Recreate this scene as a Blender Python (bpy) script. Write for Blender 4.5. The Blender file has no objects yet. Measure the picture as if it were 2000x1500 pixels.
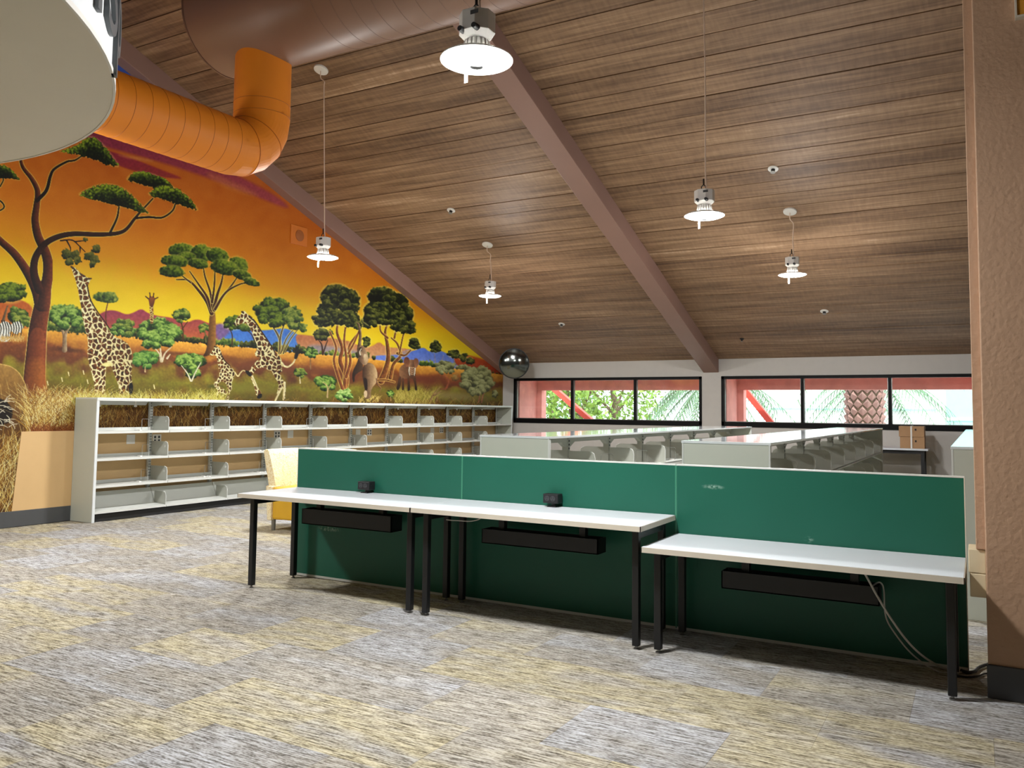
import bpy, math, random
import numpy as np
from mathutils import Vector, Matrix

scene = bpy.context.scene
col = scene.collection
random.seed(7)

# ------------------------------------------------------------------ camera
CF, CX, CY = 1607.24, 1017.2, 695.6          # focal length and principal point, pixels of a 2000x1500 frame
YAW, PITCH, ROLL, CH = 0.5072, 0.0657, -0.0112, 1.2727
_f = np.array([-math.sin(YAW)*math.cos(PITCH), math.cos(YAW)*math.cos(PITCH), math.sin(PITCH)])
_r = np.array([math.cos(YAW), math.sin(YAW), 0.0])
_u = np.cross(_r, _f)
RT = _r*math.cos(ROLL) - _u*math.sin(ROLL)
UP = _u*math.cos(ROLL) + _r*math.sin(ROLL)
FW = _f
CAM = np.array([0.0, 0.0, CH])
def at(px, py, axis, val):
    """the point where the line of sight through a pixel meets the plane axis = val"""
    d = FW + RT*(px-CX)/CF - UP*(py-CY)/CF
    return CAM + d*((val-CAM[axis])/d[axis])
cd = bpy.data.cameras.new('camera'); cam = bpy.data.objects.new('camera', cd); col.objects.link(cam)
cd.sensor_fit = 'HORIZONTAL'; cd.sensor_width = 36.0; cd.lens = CF/2000*36.0
cd.shift_x = (1000-CX)/2000; cd.shift_y = (CY-750)/2000
cd.clip_start = 0.05; cd.clip_end = 500
cam.matrix_world = Matrix(((RT[0], UP[0], -FW[0], 0), (RT[1], UP[1], -FW[1], 0), (RT[2], UP[2], -FW[2], CH), (0, 0, 0, 1)))
scene.camera = cam
scene.view_settings.view_transform = 'Standard'
scene.view_settings.look = 'None'
scene.view_settings.exposure = 0.7
scene.view_settings.gamma = 1.0
scene.view_settings.use_curve_mapping = False

# ------------------------------------------------------------------ world and sun
w = bpy.data.worlds.new('World'); scene.world = w; w.use_nodes = True
bg = w.node_tree.nodes['Background']
bg.inputs['Color'].default_value = (0.86, 0.95, 1.0, 1); bg.inputs['Strength'].default_value = 2.3
sl = bpy.data.lights.new('sun_offscreen', 'SUN'); sl.energy = 4.0; sl.angle = math.radians(1.5); sl.color = (1.0, 0.95, 0.88)
so = bpy.data.objects.new('sun_offscreen', sl); col.objects.link(so)
so.rotation_euler = Vector((-0.35, 0.55, -1.0)).to_track_quat('-Z', 'Y').to_euler()
LAMP_POWER = 80.0          # sideways and upward glow of each lens
LAMP_DOWN = 64.0          # light thrown down by each lens

# ------------------------------------------------------------------ helpers
def lin(c):
    return tuple((x/255/12.92 if x/255 <= 0.04045 else ((x/255+0.055)/1.055)**2.4) for x in c)
def setin(n, k, v):
    if k in n.inputs: n.inputs[k].default_value = v
def mat(name, rgb, rough=0.5, metal=0.0, vary=0.0, scale=8.0, stretch=(1, 1, 1), bump=0.0, bscale=60.0, coat=0.0, spec=0.5):
    """plain procedural surface: a colour with noise variation and fine relief"""
    m = bpy.data.materials.new(name); m.use_nodes = True
    nt = m.node_tree; b = nt.nodes['Principled BSDF']
    c = lin(rgb) + (1,)
    b.inputs['Base Color'].default_value = c
    setin(b, 'Roughness', rough); setin(b, 'Metallic', metal); setin(b, 'Coat Weight', coat); setin(b, 'Coat Roughness', 0.06); setin(b, 'Specular IOR Level', spec)
    m.diffuse_color = c
    tc = nt.nodes.new('ShaderNodeTexCoord'); mp = nt.nodes.new('ShaderNodeMapping'); mp.inputs['Scale'].default_value = stretch
    nt.links.new(tc.outputs['Object'], mp.inputs['Vector'])
    if vary:
        n = nt.nodes.new('ShaderNodeTexNoise'); n.inputs['Scale'].default_value = scale; n.inputs['Detail'].default_value = 5
        nt.links.new(mp.outputs[0], n.inputs['Vector'])
        r = nt.nodes.new('ShaderNodeMapRange'); r.inputs[1].default_value = .3; r.inputs[2].default_value = .7; r.inputs[3].default_value = 1-vary; r.inputs[4].default_value = 1+vary
        nt.links.new(n.outputs['Fac'], r.inputs[0])
        mx = nt.nodes.new('ShaderNodeVectorMath'); mx.operation = 'SCALE'; mx.inputs[0].default_value = c[:3]
        nt.links.new(r.outputs[0], mx.inputs['Scale']); nt.links.new(mx.outputs[0], b.inputs['Base Color'])
    if bump:
        n = nt.nodes.new('ShaderNodeTexNoise'); n.inputs['Scale'].default_value = bscale; n.inputs['Detail'].default_value = 3
        nt.links.new(mp.outputs[0], n.inputs['Vector'])
        bp = nt.nodes.new('ShaderNodeBump'); bp.inputs['Strength'].default_value = bump; bp.inputs['Distance'].default_value = 0.01
        nt.links.new(n.outputs['Fac'], bp.inputs['Height']); nt.links.new(bp.outputs[0], b.inputs['Normal'])
    return m
def emit(name, rgb, strength):
    m = bpy.data.materials.new(name); m.use_nodes = True; nt = m.node_tree
    b = nt.nodes['Principled BSDF']; c = lin(rgb)+(1,)
    b.inputs['Base Color'].default_value = c; b.inputs['Emission Color'].default_value = c; b.inputs['Emission Strength'].default_value = strength
    return m
class N:
    """short-hand for building node graphs"""
    def __init__(s, m): s.nt = m.node_tree; s.b = s.nt.nodes['Principled BSDF']
    def new(s, t, **kw):
        n = s.nt.nodes.new(t)
        for k, v in kw.items():
            if k.startswith('i_'): n.inputs[int(k[2:]) if k[2:].isdigit() else k[2:]].default_value = v
            else: setattr(n, k, v)
        return n
    def link(s, a, b): s.nt.links.new(a, b)
    def math(s, op, a, b=None, clamp=False):
        n = s.nt.nodes.new('ShaderNodeMath'); n.operation = op; n.use_clamp = clamp
        for i, x in enumerate((a, b)):
            if x is None: continue
            if isinstance(x, (int, float)): n.inputs[i].default_value = x
            else: s.nt.links.new(x, n.inputs[i])
        return n.outputs[0]
    def ramp(s, fac, stops):
        n = s.nt.nodes.new('ShaderNodeValToRGB'); e = n.color_ramp.elements
        while len(e) < len(stops): e.new(0.5)
        for el, (p, c) in zip(e, stops): el.position = p; el.color = lin(c)+(1,)
        s.nt.links.new(fac, n.inputs[0]); return n.outputs[0]
    def mix(s, fac, a, b, blend='MIX'):
        n = s.nt.nodes.new('ShaderNodeMix'); n.data_type = 'RGBA'; n.blend_type = blend
        for i, x in ((0, fac), (6, a), (7, b)):
            if isinstance(x, (int, float)): n.inputs[i].default_value = x
            elif isinstance(x, tuple): n.inputs[i].default_value = lin(x)+(1,)
            else: s.nt.links.new(x, n.inputs[i])
        return n.outputs[2]

ORG = {}
class MB:
    """collects shapes into one mesh"""
    def __init__(s): s.v = []; s.f = []
    def add(s, vs, fs):
        o = len(s.v); s.v += [tuple(map(float, p)) for p in vs]; s.f += [tuple(i+o for i in f) for f in fs]; return s
    def box(s, x0, x1, y0, y1, z0, z1):
        return s.add([(x0,y0,z0),(x1,y0,z0),(x1,y1,z0),(x0,y1,z0),(x0,y0,z1),(x1,y0,z1),(x1,y1,z1),(x0,y1,z1)],
                     [(0,3,2,1),(4,5,6,7),(0,1,5,4),(1,2,6,5),(2,3,7,6),(3,0,4,7)])
    def prism(s, poly, off):
        """poly: 3D points of a flat outline; off: the vector it is pulled along"""
        n = len(poly); a = [tuple(p) for p in poly]; b = [tuple(np.add(p, off)) for p in poly]
        return s.add(a+b, [tuple(range(n-1, -1, -1)), tuple(range(n, 2*n))] + [(i, (i+1) % n, n+(i+1) % n, n+i) for i in range(n)])
    def tube(s, pts, r, n=8, cap=True):
        P = [Vector(p) for p in pts]; m = len(P); R = r if isinstance(r, (list, tuple)) else [r]*m
        t0 = (P[1]-P[0]).normalized(); ref = Vector((0, 0, 1)) if abs(t0.z) < .9 else Vector((1, 0, 0))
        u = t0.cross(ref).normalized(); vs = []
        for i in range(m):
            t = ((P[min(i+1, m-1)]-P[i]).normalized() + (P[i]-P[max(i-1, 0)]).normalized()).normalized()
            u = (u - t*u.dot(t)).normalized(); v = t.cross(u)
            for k in range(n):
                a = 2*math.pi*k/n; vs.append(P[i] + (u*math.cos(a)+v*math.sin(a))*R[i])
        fs = [(i*n+k, i*n+(k+1) % n, (i+1)*n+(k+1) % n, (i+1)*n+k) for i in range(m-1) for k in range(n)]
        if cap: fs += [tuple(range(n-1, -1, -1)), tuple(range((m-1)*n, m*n))]
        return s.add(vs, fs)
    def lathe(s, prof, c=(0, 0, 0), n=24, axis='z', cap=True):
        vs = []
        for r, h in prof:
            for k in range(n):
                a = 2*math.pi*k/n; x, y = r*math.cos(a), r*math.sin(a)
                p = {'z': (x, y, h), 'x': (h, x, y), 'y': (y, h, x)}[axis]; vs.append(np.add(p, c))
        m = len(prof)
        fs = [(i*n+k, i*n+(k+1) % n, (i+1)*n+(k+1) % n, (i+1)*n+k) for i in range(m-1) for k in range(n)]
        if cap: fs += [tuple(range(n-1, -1, -1)), tuple(range((m-1)*n, m*n))]
        return s.add(vs, fs)
    def mesh(s, name, material, smooth=False, org=(0, 0, 0)):
        me = bpy.data.meshes.new(name)
        me.from_pydata([(a-org[0], b-org[1], c-org[2]) for a, b, c in s.v], [], s.f)
        me.validate(); me.materials.append(material)
        if smooth:
            me.polygons.foreach_set('use_smooth', [True]*len(me.polygons)); me.set_sharp_from_angle(angle=math.radians(40))
        return me
    def build(s, name, material, parent=None, smooth=False, bevel=0.0, loc=None, local=False):
        """one mesh object; shapes are given in room coordinates, or in the parent's own with local=True"""
        org = (0, 0, 0) if local else (ORG[parent.name] if parent else (loc or (0, 0, 0)))
        ob = bpy.data.objects.new(name, s.mesh(name, material, smooth, org)); col.objects.link(ob)
        if parent: ob.parent = parent
        elif loc: ob.location = loc
        ORG[ob.name] = org
        if bevel:
            b = ob.modifiers.new('bevel', 'BEVEL'); b.width = bevel; b.segments = 2; b.limit_method = 'ANGLE'; b.angle_limit = math.radians(35)
        return ob
def tag(o, label=None, cat=None, group=None, kind=None):
    if label: o['label'] = label
    if cat: o['category'] = cat
    if group: o['group'] = group
    if kind: o['kind'] = kind
    return o
def thing(name, label, cat, loc=(0, 0, 0), group=None, rotz=0.0):
    o = bpy.data.objects.new(name, None); col.objects.link(o); o.location = loc; o.rotation_euler = (0, 0, rotz)
    o.empty_display_size = 0.1; ORG[o.name] = tuple(loc); return tag(o, label, cat, group)
def dup(root, loc, label=None, group=None, rotz=None, parent=None):
    r = root.copy(); col.objects.link(r); r.location = loc; r.parent = parent
    if rotz is not None: r.rotation_euler = (0, 0, rotz)
    if label: r['label'] = label
    if group: r['group'] = group
    for ch in root.children:
        c = ch.copy(); col.objects.link(c); c.parent = r
        for g in ch.children:
            d = g.copy(); col.objects.link(d); d.parent = c
    return r
def structure(o): o['kind'] = 'structure'; return o

# ------------------------------------------------------------------ measured layout (metres)
XM = -8.825                     # mural wall
YW = 15.117                     # window wall
SL = 0.36                       # roof slope
ZC = 2.257                      # ceiling height at the window wall
RIDGE = 3.2
XR, YB = 6.0, -8.0              # far side and rear of the room, out of view
def ceil_z(y): return ZC + SL*(YW-y) if y >= RIDGE else ZC + SL*(YW-RIDGE) - SL*(RIDGE-y)

# ------------------------------------------------------------------ materials
M = {}
M['white_wall'] = mat('white wall paint', (194, 191, 186), .75, vary=.02, bump=.06, bscale=120)
M['tan_wall'] = mat('tan textured wall paint', (184, 150, 122), .7, vary=.03, scale=3, bump=.35, bscale=45)
M['tan_board'] = mat('tan paint', (206, 172, 122), .35, vary=.03, scale=4)
M['baseboard'] = mat('grey rubber base', (72, 74, 76), .55, vary=.05)
M['beam'] = mat('brown beam paint', (138, 106, 94), .5, vary=.05, scale=2)
M['roof'] = mat('roof board', (114, 86, 62), .8, vary=.05)
M['shelf'] = mat('pale grey shelf enamel', (205, 208, 203), .38, vary=.01)
M['shelf_top'] = mat('white glossy laminate', (214, 220, 221), .1, vary=.01, coat=.6)
M['island_side'] = mat('grey green enamel', (186, 190, 178), .4, vary=.01)
M['bracket'] = mat('grey bracket enamel', (176, 178, 168), .42, vary=.02)
M['kick'] = mat('black kick plate', (18, 18, 19), .6, vary=.05)
M['wire'] = mat('bright steel wire', (205, 208, 206), .25, metal=.7, vary=.02)
M['white_lam'] = mat('white table laminate', (216, 222, 228), .3, vary=.01)
M['edge'] = mat('cream edge band', (214, 206, 190), .45, vary=.02)
M['black_metal'] = mat('black powder coat', (20, 21, 23), .42, vary=.08, scale=60)
M['black_plastic'] = mat('black plastic', (22, 23, 25), .5, vary=.06, scale=40)
M['steel'] = mat('dull steel', (140, 138, 134), .35, metal=.8, vary=.05)
M['white_plastic'] = mat('white plastic', (224, 222, 216), .4, vary=.02)
M['cream_plastic'] = mat('cream plastic', (226, 212, 178), .45, vary=.02)
M['cable'] = mat('grey white cable', (196, 194, 186), .5, vary=.02)
M['black_frame'] = mat('black aluminium', (8, 8, 9), .5, vary=.05, spec=.15)
M['duct_brown'] = mat('brown duct paint', (130, 98, 80), .42, vary=.03, scale=2)
M['duct_orange'] = mat('orange duct paint', (230, 134, 26), .55, vary=.04, scale=2)
M['seam_orange'] = mat('orange duct seam', (186, 98, 16), .45, vary=.04)
M['seam_brown'] = mat('brown duct seam', (110, 80, 64), .45, vary=.04)
M['drum_soffit'] = mat('warm white soffit', (224, 217, 203), .75, vary=.015, scale=3)
M['drum_side'] = mat('white drum face', (222, 226, 228), .6, vary=.02, bump=.2, bscale=40)
M['letter'] = mat('brushed steel letter', (96, 100, 103), .4, metal=.4, vary=.04)
M['lamp_body'] = mat('white lamp casting', (226, 224, 220), .45, vary=.02)
M['lens'] = emit('lit lamp lens', (255, 255, 252), 9.0)
M['card'] = mat('brown cardboard', (166, 130, 94), .8, vary=.06, scale=10)
M['mustard'] = mat('mustard vinyl', (206, 160, 38), .45, vary=.04)
M['mirror'] = mat('convex mirror glass', (104, 108, 104), .1, metal=1.0, vary=.02)
M['board_orange'] = mat('orange board', (226, 158, 58), .5, vary=.03)
M['speaker'] = mat('orange painted speaker plate', (196, 106, 24), .5, vary=.04)
M['speaker_cone'] = mat('brown speaker grille', (150, 82, 28), .6, vary=.1, scale=80)

# carpet: streaky loop pile along x, tone set for each tile
m = bpy.data.materials.new('striped carpet'); m.use_nodes = True; g = N(m)
geo = g.new('ShaderNodeNewGeometry'); oi = g.new('ShaderNodeObjectInfo')
mp = g.new('ShaderNodeMapping'); mp.inputs['Scale'].default_value = (9, 95, 1); g.link(geo.outputs['Position'], mp.inputs['Vector'])
n1 = g.new('ShaderNodeTexNoise', i_Scale=1.0, i_Detail=6.0, i_Roughness=.65); g.link(mp.outputs[0], n1.inputs['Vector'])
mp2 = g.new('ShaderNodeMapping'); mp2.inputs['Scale'].default_value = (60, 150, 1); g.link(geo.outputs['Position'], mp2.inputs['Vector'])
n2 = g.new('ShaderNodeTexNoise', i_Scale=1.0, i_Detail=3.0); g.link(mp2.outputs[0], n2.inputs['Vector'])
mp3 = g.new('ShaderNodeMapping'); mp3.inputs['Scale'].default_value = (1.3, 4.5, 1); g.link(geo.outputs['Position'], mp3.inputs['Vector'])
n3 = g.new('ShaderNodeTexNoise', i_Scale=1.0, i_Detail=3.0); g.link(mp3.outputs[0], n3.inputs['Vector'])
tone = g.math('ADD', g.math('MULTIPLY', oi.outputs['Random'], .44), g.math('MULTIPLY', n3.outputs['Fac'], .62))
base = g.ramp(tone, [(.16, (180, 179, 178)), (.32, (198, 202, 208)), (.47, (178, 176, 170)), (.60, (196, 193, 184)), (.72, (206, 199, 170)), (.86, (185, 186, 188))])
streak = g.math('ADD', g.math('MULTIPLY', n1.outputs['Fac'], .72), g.math('MULTIPLY', n2.outputs['Fac'], .28))
dk = g.ramp(streak, [(.34, (64, 60, 54)), (.44, (150, 145, 137)), (.52, (222, 219, 214)), (.61, (255, 255, 255))])
cc = g.mix(1.0, base, dk, 'MULTIPLY'); g.link(cc, g.b.inputs['Base Color']); setin(g.b, 'Roughness', .95); setin(g.b, 'Specular IOR Level', .15)
bp = g.new('ShaderNodeBump', i_Strength=.5, i_Distance=.006); g.link(streak, bp.inputs['Height']); g.link(bp.outputs[0], g.b.inputs['Normal'])
M['carpet'] = m

# stained cedar planks
m = bpy.data.materials.new('stained cedar plank'); m.use_nodes = True; g = N(m)
tc = g.new('ShaderNodeTexCoord'); oi = g.new('ShaderNodeObjectInfo')
off = g.new('ShaderNodeCombineXYZ'); g.link(g.math('MULTIPLY', oi.outputs['Random'], 37.0), off.inputs[0]); g.link(g.math('MULTIPLY', oi.outputs['Random'], 91.0), off.inputs[2])
va = g.new('ShaderNodeVectorMath', operation='ADD'); g.link(tc.outputs['Object'], va.inputs[0]); g.link(off.outputs[0], va.inputs[1])
mp = g.new('ShaderNodeMapping'); mp.inputs['Scale'].default_value = (.9, 22, 1); g.link(va.outputs[0], mp.inputs['Vector'])
n1 = g.new('ShaderNodeTexNoise', i_Scale=1.0, i_Detail=6.0, i_Roughness=.6, i_Distortion=.6); g.link(mp.outputs[0], n1.inputs['Vector'])
mp2 = g.new('ShaderNodeMapping'); mp2.inputs['Scale'].default_value = (28, 5, 1); g.link(va.outputs[0], mp2.inputs['Vector'])
n2 = g.new('ShaderNodeTexNoise', i_Scale=1.0, i_Detail=2.0); g.link(mp2.outputs[0], n2.inputs['Vector'])
mp4 = g.new('ShaderNodeMapping'); mp4.inputs['Scale'].default_value = (.5, 4, 1); g.link(va.outputs[0], mp4.inputs['Vector'])
n4 = g.new('ShaderNodeTexNoise', i_Scale=1.0, i_Detail=2.0); g.link(mp4.outputs[0], n4.inputs['Vector'])
f = g.math('ADD', g.math('MULTIPLY', n1.outputs['Fac'], .55), g.math('ADD', g.math('MULTIPLY', n2.outputs['Fac'], .14), g.math('MULTIPLY', n4.outputs['Fac'], .31)))
f = g.math('ADD', f, g.math('MULTIPLY', g.math('SUBTRACT', oi.outputs['Random'], .5), .1))
cw = g.ramp(f, [(.32, (84, 60, 42)), (.43, (114, 86, 62)), (.52, (136, 106, 79)), (.62, (158, 127, 97)), (.74, (206, 176, 148))])
g.link(cw, g.b.inputs['Base Color']); setin(g.b, 'Roughness', .55)
bp = g.new('ShaderNodeBump', i_Strength=.25, i_Distance=.004); g.link(f, bp.inputs['Height']); g.link(bp.outputs[0], g.b.inputs['Normal'])
M['plank'] = m

# green divider laminate with two chalky scuffs
m = bpy.data.materials.new('green laminate'); m.use_nodes = True; g = N(m)
geo = g.new('ShaderNodeNewGeometry')
nn = g.new('ShaderNodeTexNoise', i_Scale=70.0, i_Detail=4.0); g.link(geo.outputs['Position'], nn.inputs['Vector'])
ns = g.new('ShaderNodeTexNoise', i_Scale=1.5, i_Detail=3.0); g.link(geo.outputs['Position'], ns.inputs['Vector'])
c0 = g.mix(ns.outputs['Fac'], (25, 88, 70), (32, 99, 80))
for px, py, a, b_ in ((1392, 951, .075, .016), (642, 1033, .13, .022), (1580, 1054, .03, .02)):
    p = at(px, py, 1, 4.736)
    vs = g.new('ShaderNodeVectorMath', operation='SUBTRACT'); g.link(geo.outputs['Position'], vs.inputs[0]); vs.inputs[1].default_value = tuple(p)
    sc_ = g.new('ShaderNodeVectorMath', operation='MULTIPLY'); g.link(vs.outputs[0], sc_.inputs[0]); sc_.inputs[1].default_value = (1/a, 0, 1/b_)
    ln = g.new('ShaderNodeVectorMath', operation='LENGTH'); g.link(sc_.outputs[0], ln.inputs[0])
    k = g.math('MULTIPLY', g.math('SUBTRACT', 1.0, ln.outputs['Value'], True), g.math('MULTIPLY', g.math('SUBTRACT', nn.outputs['Fac'], .42, True), 3.4, True))
    c0 = g.mix(k, c0, (170, 200, 184))
g.link(c0, g.b.inputs['Base Color']); setin(g.b, 'Roughness', .42); setin(g.b, 'Specular IOR Level', .35)
M['green'] = m

# slotted shelf post: dark punched slots every 25 mm
m = bpy.data.materials.new('slotted steel post'); m.use_nodes = True; g = N(m)
geo = g.new('ShaderNodeNewGeometry'); sx = g.new('ShaderNodeSeparateXYZ'); g.link(geo.outputs['Position'], sx.inputs[0])
fr = g.math('FRACT', g.math('MULTIPLY', sx.outputs['Z'], 30.0))
g.link(g.mix(g.math('LESS_THAN', fr, .5), (178, 180, 174), (40, 40, 38)), g.b.inputs['Base Color']); setin(g.b, 'Roughness', .5)
M['slotted'] = m

# patterned cream upholstery
m = bpy.data.materials.new('cream squiggle upholstery'); m.use_nodes = True; g = N(m)
tc = g.new('ShaderNodeTexCoord')
n1 = g.new('ShaderNodeTexNoise', i_Scale=38.0, i_Detail=1.0, i_Distortion=1.8); g.link(tc.outputs['Object'], n1.inputs['Vector'])
k = g.math('ABSOLUTE', g.math('SUBTRACT', n1.outputs['Fac'], .5))
g.link(g.ramp(k, [(.0, (206, 176, 110)), (.035, (226, 204, 150)), (.07, (240, 230, 196))]), g.b.inputs['Base Color']); setin(g.b, 'Roughness', .85)
M['upholstery'] = m

# window glass: thin, clear, with a faint tint
m = bpy.data.materials.new('window glass'); m.use_nodes = True; nt = m.node_tree
for n in list(nt.nodes):
    if n.type != 'OUTPUT_MATERIAL': nt.nodes.remove(n)
out = [n for n in nt.nodes if n.type == 'OUTPUT_MATERIAL'][0]
t = nt.nodes.new('ShaderNodeBsdfTransparent'); t.inputs[0].default_value = (.93, .97, .97, 1)
gl = nt.nodes.new('ShaderNodeBsdfGlossy'); gl.inputs['Roughness'].default_value = .02; mx = nt.nodes.new('ShaderNodeMixShader'); mx.inputs[0].default_value = .05
nt.links.new(t.outputs[0], mx.inputs[1]); nt.links.new(gl.outputs[0], mx.inputs[2]); nt.links.new(mx.outputs[0], out.inputs['Surface'])
M['glass'] = m

# sky-to-ground tones of the mural, by height, for the wall beyond the painted figures
SKY = [(0.0, (92, 70, 34)), (1.0, (112, 86, 38)), (1.5, (122, 106, 44)), (1.8, (120, 82, 48)), (2.0, (176, 118, 58)), (2.1, (226, 158, 62)),
       (2.11, (176, 96, 56)), (2.35, (246, 206, 44)), (2.7, (242, 188, 32)), (3.0, (232, 154, 28)), (3.4, (210, 126, 26)), (4.0, (198, 110, 28)), (4.6, (196, 108, 48)), (4.82, (150, 76, 94)), (5.0, (74, 98, 176)), (7.0, (60, 84, 160))]
m = bpy.data.materials.new('mural ground coat'); m.use_nodes = True; g = N(m)
geo = g.new('ShaderNodeNewGeometry'); sx = g.new('ShaderNodeSeparateXYZ'); g.link(geo.outputs['Position'], sx.inputs[0])
g.link(g.ramp(g.math('DIVIDE', sx.outputs['Z'], 7.0), [(z/7.0, c) for z, c in SKY]), g.b.inputs['Base Color']); setin(g.b, 'Roughness', .6)
M['mural_base'] = m
# ------------------------------------------------------------------ room shell
fl = structure(MB().box(XM-.3, XR, YB, YW+.3, -.1, -.004).build('floor', M['carpet']))
TW, TD = .61, .485                                 # carpet tile, laid in an offset bond
tile_me = MB().box(0, TW-.001, 0, TD-.001, -.003, 0).mesh('carpet_tile', M['carpet'])
rows = []
y = 2.875 - TD*3; r = -3
while y < 7.6:
    x0 = -3.33 + (TW/2 if r % 2 else 0)
    k0 = math.ceil((XM+.02-x0)/TW)
    for k in range(k0, 18):
        x = x0 + k*TW
        if x > .6: break
        # only tiles this room's viewer can see: left of the line of sight past the desk end, ahead of the lens
        d = np.array([x+TW/2, y+TD/2, 0])-CAM
        if d@FW < .6: continue
        px = CX+CF*(d@RT)/(d@FW)
        if -160 < px < 2160: rows.append((np.linalg.norm(d), x, y))
    y += TD; r += 1
rows.sort(); rows = rows[:296]
for d, x, y in rows:
    o = bpy.data.objects.new('carpet_tile', tile_me); col.objects.link(o); o.parent = fl; o.location = (x, y, 0)
ys = [q[2] for q in rows]

ce = MB()
zr = ceil_z(RIDGE)
ce.prism([(XM-.3, YW+.3, ZC-SL*.3+.03), (XM-.3, RIDGE, zr+.03), (XM-.3, YB, ceil_z(YB)+.03), (XM-.3, YB, ceil_z(YB)+.2), (XM-.3, RIDGE, zr+.2), (XM-.3, YW+.3, ZC-SL*.3+.2)], (XR-XM+.6, 0, 0))
ceil = structure(ce.build('ceiling', M['roof']))
ang = math.atan(SL); PW = .266/math.cos(ang)
BX = [(XM, XM+.17), (-4.484, -4.195)]              # the two beams in view
bays = [(XM+.16, -4.484+.01), (-4.195-.01, XR)]
for bi, (bx0, bx1) in enumerate(bays):
    L = bx1-bx0
    me = MB().box(0, L, .006, PW-.006, 0, .032)
    me = me.mesh('plank', M['plank'])
    n = 0; yy = YW
    while yy > RIDGE-.1:
        o = bpy.data.objects.new('plank', me); col.objects.link(o); o.parent = ceil
        y0 = yy-.266
        o.location = (bx0, y0, ceil_z(y0) if y0 >= RIDGE else ZC+SL*(YW-y0)); o.rotation_euler = (-ang, 0, 0)
        o.location.z += random.uniform(0, .007)
        yy -= .266; n += 1
for x0, x1 in BX:
    zb = -.245
    MB().prism([(x0, YW-.001, ZC+zb), (x0, RIDGE-.4, ceil_z(RIDGE)+zb+SL*.4), (x0, RIDGE-.4, ceil_z(RIDGE)+.05+SL*.4), (x0, YW-.001, ZC+.05)], (x1-x0, 0, 0)).build('beam', M['beam'], ceil, bevel=.006)

# mural wall (the left gable), closed behind the camera too
ga = [(YB, 0), (YW+.3, 0), (YW+.3, ZC-.1), (YW, ZC+.02), (RIDGE, zr+.02), (YB, ceil_z(YB)+.02)]
wl = structure(MB().prism([(XM, a, b) for a, b in ga], (-.25, 0, 0)).build('wall_left', M['mural_base']))
structure(MB().prism([(XR, a, b) for a, b in ga], (.25, 0, 0)).build('wall_far_right', M['white_wall']))
structure(MB().box(XM-.25, XR+.25, YB-.25, YB, 0, ceil_z(YB)+.1).build('wall_front', M['white_wall']))
# window wall around two openings
W1 = (-8.554, -4.520); W2 = (-4.144, .075); WZ0, WZ1 = 1.041, 1.940
wb = MB(); T = .16
wb.box(XM-.25, XR+.25, YW, YW+T, 0, WZ0).box(XM-.25, XR+.25, YW, YW+T, WZ1, ZC+.08)
for a, b in ((XM-.25, W1[0]), (W1[1], W2[0]), (W2[1], XR+.25)): wb.box(a, b, YW, YW+T, WZ0, WZ1)
structure(wb.build('wall_back', M['white_wall']))
mull = {1: (-7.204, -5.848), 2: (-2.711, -1.296)}
for i, (a, b) in ((1, W1), (2, W2)):
    e = .045
    fr = MB().box(a, b, YW-.012, YW+.09, WZ0-.03, WZ0+.062).box(a, b, YW-.012, YW+.09, WZ1-.05, WZ1+.004).box(a-.004, a+e, YW-.012, YW+.09, WZ0, WZ1).box(b-e, b+.004, YW-.012, YW+.09, WZ0, WZ1)
    wi = structure(fr.build(f'window_{i}', M['black_frame']))
    xs = [a+e] + list(mull[i]) + [b-e]
    for mxx in mull[i]: MB().box(mxx-.022, mxx+.022, YW-.01, YW+.09, WZ0+.062, WZ1-.05).build('mullion', M['black_frame'], wi)
    for k in range(3):
        x0 = xs[k]+(.022 if k else 0); x1 = xs[k+1]-(.022 if k < 2 else 0)
        MB().box(x0, x1, YW+.05, YW+.054, WZ0+.062, WZ1-.05).build('pane', M['glass'], wi)
        MB().box(x0, x0+.014, YW+.03, YW+.075, WZ0+.062, WZ1-.05).box(x1-.014, x1, YW+.03, YW+.075, WZ0+.062, WZ1-.05).box(x0, x1, YW+.03, YW+.075, WZ0+.062, WZ0+.074).build('sash', M['steel'], wi)

# tan partition at the right, nearest the camera
WX, WY = .014, 4.374
structure(MB().box(WX, 3.6, WY, WY+.34, 0, ceil_z(WY+.34)+.0).build('wall_right', M['tan_wall'], bevel=.006))
structure(MB().box(WX-.006, 3.6, WY-.012, WY+.002, 0, .148).build('baseboard_right', M['baseboard'], bevel=.003))
# tan paint below the mural and the rubber base
structure(MB().box(XM, XM+.012, 3.0, 5.66, 0, .165).build('baseboard_left', M['baseboard'], bevel=.003))
tan = MB().prism([(XM+.001, 5.0, .165), (XM+.001, 5.06, .99), (XM+.001, YW, .99), (XM+.001, YW, .02), (XM+.001, 5.62, .02), (XM+.001, 5.62, .165)], (.008, 0, 0))
tag(tan.build('wainscot_board', M['tan_board'], loc=(XM, 5.0, 0)), 'tan painted wainscot board along the foot of the savanna mural', 'wainscot')
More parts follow.
